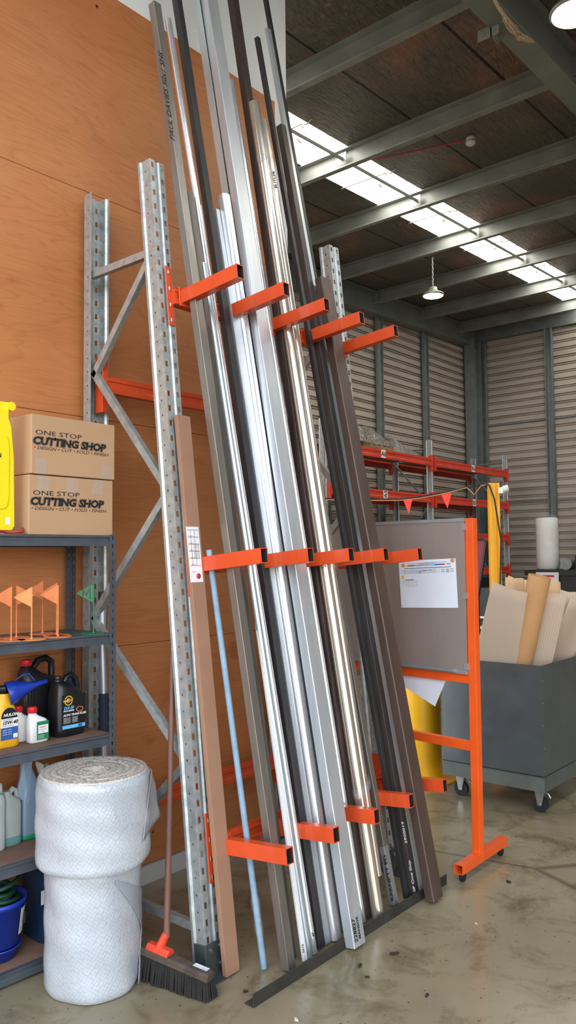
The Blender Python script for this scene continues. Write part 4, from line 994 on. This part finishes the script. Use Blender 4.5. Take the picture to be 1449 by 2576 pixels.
for cx, cy in ((BX0+.10, BY0+.07), (BX0+.10, BY1-.09), (BX1-.1, BY0+.08), (BX1-.1, BY1-.09)):
    w = MB().cyl((cx-.016, cy, .0525), (cx+.016, cy, .0525), .0525, n=32).build('wheel', 'tyre', o, bevel=.004)
    m = MB(); m.box(cx-.045, cx+.045, cy-.04, cy+.04, BZ0-.008, BZ0)
    for s_ in (-1, 1):
        xx = cx+s_*.021; m.add([(xx+q, yy, z_) for q in (-.0015, .0015) for yy, z_ in ((cy-.035, BZ0-.01), (cy+.035, BZ0-.01), (cy+.014, .042), (cy-.014, .042))], [(0, 1, 2, 3), (7, 6, 5, 4), (0, 4, 5, 1), (1, 5, 6, 2), (2, 6, 7, 3), (3, 7, 4, 0)])
    m.box(cx-.021, cx+.021, cy-.035, cy+.035, BZ0-.022, BZ0-.008); m.cyl((cx-.026, cy, .0525), (cx+.026, cy, .0525), .008, n=12)
    m.tube([(cx-.01, cy-.03, BZ0-.02), (cx-.01, cy-.06, BZ0-.03), (cx-.01, cy-.075, BZ0-.055)], .006, 8); m.build('castor_bracket', 'caster_zinc', w, bevel=.001)
# cardboard: corners given bottom-left, bottom-right, top-right, top-left
def card(pts, label, mat='corrugated_card', flutes=1, bend=.02, name='cardboard_sheet', cat='cardboard', ph=0, lip=None):
    A, B, C, D = [V(p) for p in pts]; N = (B-A).cross(D-A).normalized(); vs = []; nu, nv = 14, 12
    for j in range(nv+1):
        for i in range(nu+1):
            u_, v_ = i/nu, j/nv; p = (A*(1-u_)+B*u_)*(1-v_)+(D*(1-u_)+C*u_)*v_
            e = (.004*math.sin(u_*9+ph)+.002*math.sin(u_*23+ph))*(1 if j == nv else 0)
            vs.append(p+N*bend*math.sin(PI*u_+ph)*(.4+v_)+(D-A).normalized()*e)
    fs = []; uvs = []; W = (B-A).length
    for j in range(nv):
        for i in range(nu):
            a = j*(nu+1)+i; fs.append((a, a+1, a+nu+2, a+nu+1)); s0, s1 = i/nu*W*flutes, (i+1)/nu*W*flutes; uvs.append([(s0, j/nv), (s1, j/nv), (s1, (j+1)/nv), (s0, (j+1)/nv)])
    m = MB(); m.add(vs, fs, True, uvs); return tag(m.build(name, mat, solid=.004), label, cat)
card([(5.300, 2.90, .45), (5.42, 2.56, .45), (5.44, 2.375, 1.475), (5.30, 2.590, 1.562)], 'big fluted cardboard sheet at the left of the bin, left of the kraft tube', flutes=1, bend=.02)
card([(5.62, 2.61, .45), (5.64, 2.44, .45), (5.66, 2.195, 1.455), (5.62, 2.385, 1.500)], 'fluted cardboard sheet right of the kraft tube', bend=.02, ph=1)
card([(5.92, 2.56, .45), (6.02, 2.36, .45), (6.04, 2.165, 1.46), (5.92, 2.44, 1.500)], 'rolled cardboard sheet with a rounded end behind the others at the right of the bin', bend=.05, ph=.2)
card([(5.72, 2.66, .45), (5.92, 2.57, .45), (5.94, 1.985, 1.39), (5.74, 2.225, 1.445)], 'torn cardboard sheet leaning out at the right front of the bin', bend=.03, ph=2)
card([(6.26, 2.93, .45), (6.26, 2.46, .45), (6.30, 2.50, 1.535), (6.30, 2.95, 1.560)], 'plain tan folded carton rising behind the kraft tube', 'kraft', bend=.03, ph=.6, name='folded_carton')
card([(6.05, 2.80, .9), (6.05, 2.70, .9), (6.06, 2.69, 1.56), (6.02, 2.80, 1.585)], 'narrow tan carton flap behind the big fluted sheet', 'kraft', bend=.02, ph=.3, name='carton_flap')
card([(5.86, 2.46, .8), (5.88, 2.38, .8), (5.88, 2.33, 1.53), (5.84, 2.42, 1.545)], 'short pale carton flap just right of the kraft tube top', 'kraft', bend=.01, ph=.3, name='carton_flap')
ta, tb = V((5.50, 2.617, .45)), V((5.50, 2.322, 1.60)); d = tb-ta
o = thing('cardboard_tube', 'smooth kraft paper tube leaning among the waste cardboard in the bin', 'cardboard tube', tuple(ta))
MB().pipe(ta, tb, .079, .006, 40).build('tube_wall', 'core_kraft', o)
MB().pipe(ta+d*.555, ta+d*.615, .0805, .001, 40).pipe(ta+d*.02, ta+d*.50, .0802, .001, 40).build('paper_overlap', 'core_kraft', o)
# ------------------------------------------------------------------ yellow column and post
o = thing('yellow_drum_column', 'thick yellow steel column on a floor plate, partly hidden by the bars', 'steel column', (5.57, 3.36, 0))
MB().cyl((5.57, 3.36, .012), (5.57, 3.36, 1.30), .158, n=56).build('column_shell', 'yellow_steel', o, bevel=.006)
MB().box(5.36, 5.78, 3.10, 3.60, 0, .012).build('floor_plate', 'yellow_steel', o)
o = thing('yellow_post', 'tall yellow folded steel post with a cable and white socket at its top', 'steel post', (7.43, 3.57, 0))
MB().prism([(-.052, 0), (.012, 0), (.018, .012), (.026, .012), (.032, 0), (.052, 0), (.052, .08), (-.052, .08)], (7.40, 3.57, 0), (7.40, 3.57, 2.47), (.65, -.76, 0), (.76, .65, 0)).build('post_shell', 'yellow_column', o, bevel=.002)
m = MB(); m.lathe([(0, 0), (.03, 0), (.034, .02), (.034, .05), (.026, .06), (0, .06)], (7.43, 3.495, 2.40), (.3, -.9, .25), 20); m.box(7.40, 7.46, 3.48, 3.53, 2.36, 2.42); m.build('socket_outlet', 'sensor_white', o, bevel=.003)
o = thing('overhead_cable', 'black and tan cable strung from the yellow post across to the racking', 'cable', (7.4, 3.6, 2.4))
m = MB(); P = [(7.33, 3.50, 1.45), (7.33, 3.48, 1.9), (7.345, 3.545, 2.30), (7.36, 3.60, 2.44), (7.37, 3.66, 2.475), (7.38, 3.78, 2.452), (7.39, 4.0, 2.425), (7.4, 4.2, 2.402), (7.4, 4.45, 2.375), (7.4, 4.68, 2.366), (7.4, 5.1, 2.385), (7.4, 5.6, 2.42), (7.4, 6.2, 2.48), (7.4, 7.9, 2.7)]
m.tube(P, .0085, 8).build('black_cable', 'cable_black', o)
m = MB(); m.tube([(7.39, 3.60, 2.462), (7.38, 3.70, 2.45), (7.38, 3.78, 2.36), (7.38, 3.86, 2.44), (7.39, 4.0, 2.415), (7.4, 4.2, 2.385), (7.4, 4.45, 2.36), (7.4, 4.70, 2.352), (7.4, 5.1, 2.372), (7.4, 5.6, 2.405), (7.4, 7.9, 2.68)], .006, 8).build('tan_cable', 'cable_orange', o)
for ya, yb, z0, zt, lab in ((4.045, 4.165, 2.395, 2.235, 'red pennant nearest the yellow post'), (4.515, 4.63, 2.36, 2.195, 'red pennant further along the cable, left of the other')):
    m = MB(); q = [V((7.395, ya, z0)), V((7.395, yb, z0-.01)), V((7.395, (ya+yb)/2-.01, zt))]
    m.add(q+[p+X*.0015 for p in q], [(0, 1, 2), (5, 4, 3), (0, 3, 4, 1), (1, 4, 5, 2), (2, 5, 3, 0)]); tag(m.build('pennant', 'pennant_red'), lab+', hanging from the cable', 'pennant')
# dark red display panel with black edge behind the board
o = thing('red_panel_stand', 'dark red panel with rounded black edge and white label, behind the board post', 'panel', (7.75, 3.90, 0))
m = MB(); pr = [(0, 0), (.34, 0), (.36, .02), (.44, .58), (.42, .61), (0, .61)]
a0, a1 = V((7.60, 4.33, 1.30)), V((.20, -.86, 0)).normalized()
m.prism([(p_*1.15, q_) for p_, q_ in pr], a0, a0+V((.03, .007, 0)), a1, Z).build('red_face', 'red_panel', o)
m = MB(); m.tube([a0+a1*1.15*p_+Z*q_ for p_, q_ in ((.0, .615), (.42, .615), (.445, .58), (.365, .015), (.34, -.01))], .014, 8).build('black_edging', 'black_plastic', o)
MB().prism([(.30, .26), (.37, .26), (.385, .45), (.315, .45)], a0-V((.004, 0, 0)), a0, a1, Z).build('white_label', 'label_white', o)
MB().prism([(.335, .31), (.352, .31), (.362, .40), (.345, .40)], a0-V((.006, 0, 0)), a0-V((.004, 0, 0)), a1, Z).build('label_print', 'label_red', o)
for q in (.05, .40): MB().cyl(a0+a1*q+V((.03, 0, -1.30)), a0+a1*q+V((.03, 0, .05)), .018, n=12).build('leg', 'black_plastic', o)
# ------------------------------------------------------------------ pallet racking along the far wall
RX = [8.845, 11.77, 14.66]; RY0, RY1 = 6.80, 7.56
o = thing('pallet_racking', 'long orange beam pallet racking with labels A6, B6, A5, B5 by the far corner', 'pallet racking', (11.75, 7.2, 0))
rack2 = o
for x in RX:
    for y_, u in ((RY0, Y), (RY1, -Y)):
        m = MB(); m.strip((x-.045, y_, .01), Z, 3.68, [(-.008, .07), (0, .06), (0, 0), (.03, 0), (.036, .01), (.054, .01), (.06, 0), (.09, 0), (.09, .06), (.098, .07)], X, u); m.build('upright', 'galv', o, solid=.003)
    zz = [.2, 1.0, 1.8, 2.6, 3.3]
    for k in range(4):
        a, b = (RY0+.05, RY1-.05) if k % 2 else (RY1-.05, RY0+.05)
        MB().tube([(x, a, zz[k]), (x, b, zz[k+1])], .016, 8).build('brace', 'galv_dark', o)
    for k in (0, 3.34):
        MB().tube([(x, RY0+.05, .2+k), (x, RY1-.05, .2+k)], .016, 8).build('brace', 'galv_dark', o)
BZ = [3.31, 2.69, 2.07, 1.45, .75]
for i in range(2):
    for k, z in enumerate(BZ):
        for y_, s_ in ((RY0+.005, -1), (RY1-.005, 1)):
            b = step_beam((RX[i]+.05, y_, z), (RX[i+1]-.05, y_, z), Z, Y*s_, .135, .045).build('rack_beam', 'orange_far', o)
            for xx in (RX[i]+.052, RX[i+1]-.052):
                MB().obox((xx, y_+s_*.02, z-.02), (X, Z, Y), (.022, .13, .035)).build('beam_connector', 'orange_far', b, bevel=.003)
            if s_ < 0 and k < 2:
                lx, tx = ((10.25, 'A6'), (13.18, 'B6'), (10.29, 'A5'), (13.19, 'B5'))[k*2+i] if False else ({(0, 0): (10.25, 'A6'), (1, 0): (13.18, 'B6'), (0, 1): (10.29, 'A5'), (1, 1): (13.19, 'B5')}[(i, k)])
                p_ = MB().box(lx-.062, lx+.062, y_-.048, y_-.0455, z-.062, z+.062).build('location_label', 'label_white', b)
                if tx == 'A5': text('label_text', tx, .105, 'label_black', p_, (lx+.035, y_-.0485, z-.055), Z, -X, .002)
                else: text('label_text', tx, .105, 'label_black', p_, (lx-.056, y_-.0485, z-.036), X, Z, .002)
        if k < 3:
            m = MB(); m.box(RX[i]+.08, RX[i+1]-.08, RY0+.03, RY1-.03, z+.045, z+.062); m.build('deck', 'galv_dark', o)
def pallet(x0, x1, y0, y1, z, label):
    o = thing('pallet', label, 'pallet', ((x0+x1)/2, (y0+y1)/2, z))
    for k in range(3): yy = y0+(y1-y0)*k/2; yy = min(max(yy, y0+.04), y1-.04); MB().box(x0, x1, yy-.04, yy+.04, z+.001, z+.075).build('bearer', 'pallet_wood', o)
    n = max(4, int((x1-x0)/.14))
    for k in range(n): xx = x0+(x1-x0)*(k+.5)/n; MB().box(xx-.045, xx+.045, y0, y1, z+.075, z+.093).build('top_board', 'pallet_wood', o)
def wrapped(x0, x1, y0, y1, z, h, label, seed, slope=0):
    o = thing('wrapped_parts', label, 'wrapped parts', ((x0+x1)/2, (y0+y1)/2, z)); rnd = random.Random(seed)
    m = MB(); n = max(2, int((x1-x0)/.16))
    for k in range(n):
        a_ = x0+.03+(x1-x0-.06)*k/n; hh = h*(1-slope*k/n)*.35; m.box(a_, a_+(x1-x0-.06)/n*.9, y0+.06, y1-.06, z+.002, z+hh)
    m.build('sheet_metal_parts', 'stainless', o)
    m = MB(); nu, nv = 34, 14; vs = []
    for j in range(nv+1):
        for i in range(nu+1):
            u_, v_ = i/nu, j/nv; e = min(u_, 1-u_)*5; q = math.sin(PI*v_)**.5; prof = .62+.38*math.sin(PI*(u_*1.1+.15*math.sin(seed)))
            zz_ = z+.004+h*(1-slope*u_)*min(1, e)**.6*q*max(.25, prof)*(1+.16*math.sin(u_*19+seed+v_*7)*math.sin(u_*41+v_*5)+rnd.uniform(-.07, .07)); vs.append((x0+(x1-x0)*u_, y0+(y1-y0)*v_, zz_))
    m.add(vs, [(j*(nu+1)+i, j*(nu+1)+i+1, (j+1)*(nu+1)+i+1, (j+1)*(nu+1)+i) for j in range(nv) for i in range(nu)], True); m.build('stretch_film', 'clear_film', o)
pallet(9.90, 10.75, 6.88, 7.50, 3.373, 'low timber pallet under the left wrapped parts on the rack top')
wrapped(9.60, 10.02, 6.85, 7.5, 3.470, .36, 'shiny parts in clear film at the left end of the rack top', 4)
wrapped(10.05, 10.72, 6.88, 7.5, 3.468, .30, 'shiny parts in clear film in the middle of the rack top', 2)
wrapped(10.76, 11.32, 6.86, 7.45, 3.374, .36, 'tallest film-wrapped heap on the rack top, sloping down to the right', 6, .55)
wrapped(11.34, 11.68, 6.88, 7.45, 3.374, .14, 'smallest film-wrapped pack at the right end of the rack top', 9)
pallet(9.25, 10.05, 6.88, 7.50, 2.753, 'timber pallet on the second rack level')
wrapped(9.60, 10.20, 6.87, 7.5, 2.850, .22, 'film-wrapped parts on the second rack level', 12, .7)
# dark stock low on the racking and along the end wall
def crate(x0, x1, y0, y1, z0, z1, label, mat='dark_machine'):
    o = thing('storage_crate', label, 'crate', ((x0+x1)/2, (y0+y1)/2, z0)); m = MB(); t = .02
    m.box(x0, x1, y0, y1, z0, z0+t).box(x0, x0+t, y0, y1, z0+t, z1).box(x1-t, x1, y0, y1, z0+t, z1).box(x0+t, x1-t, y0, y0+t, z0+t, z1).box(x0+t, x1-t, y1-t, y1, z0+t, z1)
    for k in range(6): xx = x0+(x1-x0)*(k+.5)/6; m.box(xx-.01, xx+.01, y0-.012, y0, z0, z1)
    m.build('crate_body', mat, o, bevel=.003)
crate(12.3, 14.4, 6.84, 7.5, .83, 1.30, 'black ribbed crate on the lowest rack beam')
crate(12.3, 14.5, 6.6, 7.5, .002, .62, 'black ribbed crate on the floor under the racking')
# bench machine with the foam roll on it
o = thing('dark_workbench', 'black steel bench cluttered with dark machine parts by the end wall', 'workbench', (14.6, 5.0, 0))
MB().box(14.1, 15.2, 2.4, 6.25, 1.36, 1.46).build('bench_top', 'dark_machine', o, bevel=.005)
MB().box(14.15, 14.20, 2.45, 6.20, .55, 1.36).build('front_panel', 'dark_machine', o)
for xx, yy in ((14.15, 2.45), (14.15, 6.1), (15.1, 2.45), (15.1, 6.1)): MB().box(xx, xx+.08, yy, yy+.08, 0, 1.36).build('leg', 'dark_machine', o)
MB().box(14.085, 14.1, 5.60, 6.02, 1.10, 1.42).build('white_notice', 'label_white', o)
m = MB().box(14.08, 14.085, 5.68, 5.90, 1.335, 1.37).build('notice_print', 'label_red', o)
MB().box(14.08, 14.085, 5.63, 5.72, 1.22, 1.24).build('notice_line', 'label_black', o)
o = thing('foam_roll', 'tall white foam roll wrapped in clear plastic standing on the bench', 'foam roll', (14.5, 5.96, 1.462))
MB().lathe([(0, 0), (.17, .0), (.20, .03), (.204, .3), (.206, .7), (.200, .95), (.15, .965), (0, .965)], (14.5, 5.96, 1.462), Z, 40).build('foam_core', 'foam_roll', o)
m = MB(); rnd = random.Random(8); pr = [(.212+rnd.uniform(-.004, .006), .02+k*.094) for k in range(11)]+[(.17, 1.0), (.08, 1.03), (.02, 1.05)]
m.lathe([(.17, .004)]+pr, (14.5, 5.96, 1.462), Z, 28)
for i in range(29, len(m.v)): m.v[i] += V((rnd.uniform(-.006, .006), rnd.uniform(-.006, .006), rnd.uniform(-.008, .008)))
m.build('plastic_bag', 'clear_tape', o)
for k, (yy, w_, h_, lab) in enumerate(((5.55, .10, .22, 'grey drum beside the foam roll on the bench'), (5.28, .12, .25, 'dark machine part second from the foam roll'), (4.95, .14, .20, 'dark machine part with a flat top at the right edge of the photo'))):
    o = thing('machine_part', lab, 'machine part', (14.5, yy, 1.462))
    if k == 0: MB().cyl((14.32, yy, 1.57), (14.6, yy, 1.57), .108, n=28).build('drum', 'galv_dark', o, bevel=.01)
    else: MB().box(14.35, 14.7, yy-w_, yy+w_, 1.462, 1.462+h_).cyl((14.5, yy, 1.462+h_), (14.5, yy, 1.50+h_), w_*.5).build('housing', 'dark_machine', o, bevel=.01)
o = thing('dark_crates_stack', 'dark plastic boxes stacked on the floor behind the cardboard bin', 'boxes', (9.6, 4.3, 0))
for k, (z0, h_, mt) in enumerate(((.003, .5, 'dark_machine'), (.51, .3, 'black_plastic'), (.82, .04, 'label_white'), (.865, .08, 'dark_machine'), (.95, .03, 'label_white'), (.985, .35, 'black_plastic'))): MB().box(9.2+.02*k, 9.9, 3.95+.015*k, 4.75, z0, z0+h_).build('stacked_box', mt, o, bevel=.004)
# ------------------------------------------------------------------ things under the roof
def highbay(x, y, z, r, label, zt):
    o = thing('high_bay_light', label, 'ceiling light', (x, y, z))
    MB().lathe([(r*1.02, 0), (r*1.12, .012), (r*1.1, .03), (r*.75, .06), (r*.45, .085), (r*.42, .13), (0, .135)], (x, y, z), Z, 40).build('housing', 'lamp_body', o)
    MB().lathe([(0, -.012), (r*.6, -.010), (r*.95, -.002), (r, .004), (0, .006)], (x, y, z), Z, 40).build('lens', 'lamp_lens', o)
    m = MB(); k = 0; zz = z+.135
    while zz < zt-.02:
        u = X if k % 2 else Y; c = V((x, y, zz+.02)); m.tube([c+u*.009*math.cos(2*PI*q/8)+Z*.026*math.sin(2*PI*q/8) for q in range(9)], .004, 6); zz += .042; k += 1
    m.build('chain', 'galv', o)
highbay(10.50, 5.985, 5.66, .148, 'round high bay light hanging on a chain in the far roof bay', roofz(10.5)-.23)
highbay(5.54, 1.965, 5.60, .16, 'bright round high bay light cut off at the top right corner', roofz(5.5)-.2)
o = thing('smoke_detector', 'white smoke detector on the roof lining with a red cable', 'smoke detector', (7.95, 4.02, 6.28))
sz = roofz(7.95)
MB().lathe([(0, 0), (.052, 0), (.052, -.025), (.046, -.03), (.046, -.038), (.055, -.042), (.054, -.07), (.036, -.088), (0, -.092)], (7.95, 4.02, sz-.001), Z, 32).build('detector_body', 'sensor_white', o)
MB().tube([(7.95, 4.08, sz-.02), (7.85, 4.35, roofz(7.85)-.014), (7.72, 4.75, roofz(7.7)-.014), (7.62, 5.05, roofz(7.6)-.014)], .007, 6).build('red_cable', 'label_red', o)
o = thing('rope_bundle', 'frayed tan rope bundle tied along the near roof beam', 'rope', (5.6, 2.58, 5.87)); rnd = random.Random(2)
for k in range(7):
    pts = []
    for q in range(12):
        t = q/11; s_ = math.sin(PI*t); xx = 5.33+.72*t; pts.append((xx, 2.49+s_*rnd.uniform(-.02, .02), roofz(xx)-.44-s_*(.03+.014*k)+rnd.uniform(-.004, .004)))
    MB().tube(pts, .0075, 7).build('strand', 'rope', o)
# ------------------------------------------------------------------ scraps on the floor
rnd = random.Random(11)
def scrap(x, y, r, mat, label, name='dry_leaf'):
    m = MB(); n = 7; a0 = rnd.uniform(0, 6); el = rnd.uniform(.35, .6)
    top = [(x+r*(math.cos(2*PI*k/n)*math.cos(a0)-el*math.sin(2*PI*k/n)*math.sin(a0))*rnd.uniform(.7, 1.1), y+r*(math.cos(2*PI*k/n)*math.sin(a0)+el*math.sin(2*PI*k/n)*math.cos(a0))*rnd.uniform(.7, 1.1)) for k in range(n)]
    vs = [(a, b, .0012) for a, b in top]+[(x+(a-x)*.8, y+(b-y)*.8, .004+rnd.uniform(0, r*.3)) for a, b in top]
    m.add(vs, [tuple(range(n))[::-1], tuple(range(n, 2*n))]+[(i, (i+1) % n, n+(i+1) % n, n+i) for i in range(n)])
    tag(m.build(name, mat), label, 'scrap', 'scraps on the floor')
SCR = ((3.062, 2.005, .028, 'leaf', 'dark curled leaf on the open floor right of the widest bar'), (2.880, 2.062, .020, 'leaf', 'dark leaf on the floor just left of the widest bar foot'), (2.823, 1.985, .012, 'leaf', 'small dark crumb in front of the floor angle'), (2.40, 2.02, .016, 'chip', 'white flake by the left end of the floor angle'), (2.36, 1.99, .011, 'chip', 'small white chip by the left end of the floor angle'), (2.42, 2.30, .014, 'leaf', 'dark crumb between the long carton and the floor angle'), (2.86, 1.72, .018, 'leaf', 'dark leaf near the bottom edge of the photo'), (4.10, 1.95, .022, 'leaf', 'dark twig in front of the board foot'), (3.86, 2.32, .016, 'leaf', 'brown scrap beside the right foot of the rack'), (3.55, 1.86, .010, 'chip', 'white speck on the floor below the brown tube'))
for s_ in SCR: scrap(*s_[:4], s_[4], 'dry_leaf' if s_[3] == 'leaf' else 'paint_chip')
# ------------------------------------------------------------------ daylight
w = bpy.data.worlds.new('sky'); sc.world = w; w.use_nodes = True; nt = w.node_tree; bg = nt.nodes['Background']
tc = nt.nodes.new('ShaderNodeTexCoord'); sp = nt.nodes.new('ShaderNodeSeparateXYZ'); nt.links.new(tc.outputs['Generated'], sp.inputs[0])
rp = nt.nodes.new('ShaderNodeValToRGB'); e = rp.color_ramp.elements; e[0].position = .40; e[0].color = (.16, .14, .12, 1); e[1].position = .525; e[1].color = (1, .99, .97, 1); q = e.new(.495); q.color = (.5, .49, .48, 1); q = e.new(.9); q.color = (.62, .78, 1, 1)
mr = nt.nodes.new('ShaderNodeMapRange'); mr.inputs['From Min'].default_value = -1; nt.links.new(sp.outputs['Z'], mr.inputs['Value']); nt.links.new(mr.outputs[0], rp.inputs['Fac'])
nt.links.new(rp.outputs['Color'], bg.inputs['Color']); bg.inputs['Strength'].default_value = 4.1
sc.view_settings.view_transform = 'Standard'; sc.view_settings.look = 'None'; sc.view_settings.exposure = .22; sc.view_settings.gamma = 1
sc.cycles.use_denoising = True
sc.cycles.max_bounces = 6; sc.cycles.diffuse_bounces = 4; sc.cycles.glossy_bounces = 4; sc.cycles.transparent_max_bounces = 12
sc.cycles.caustics_reflective = False; sc.cycles.caustics_refractive = False; sc.cycles.sample_clamp_indirect = 6
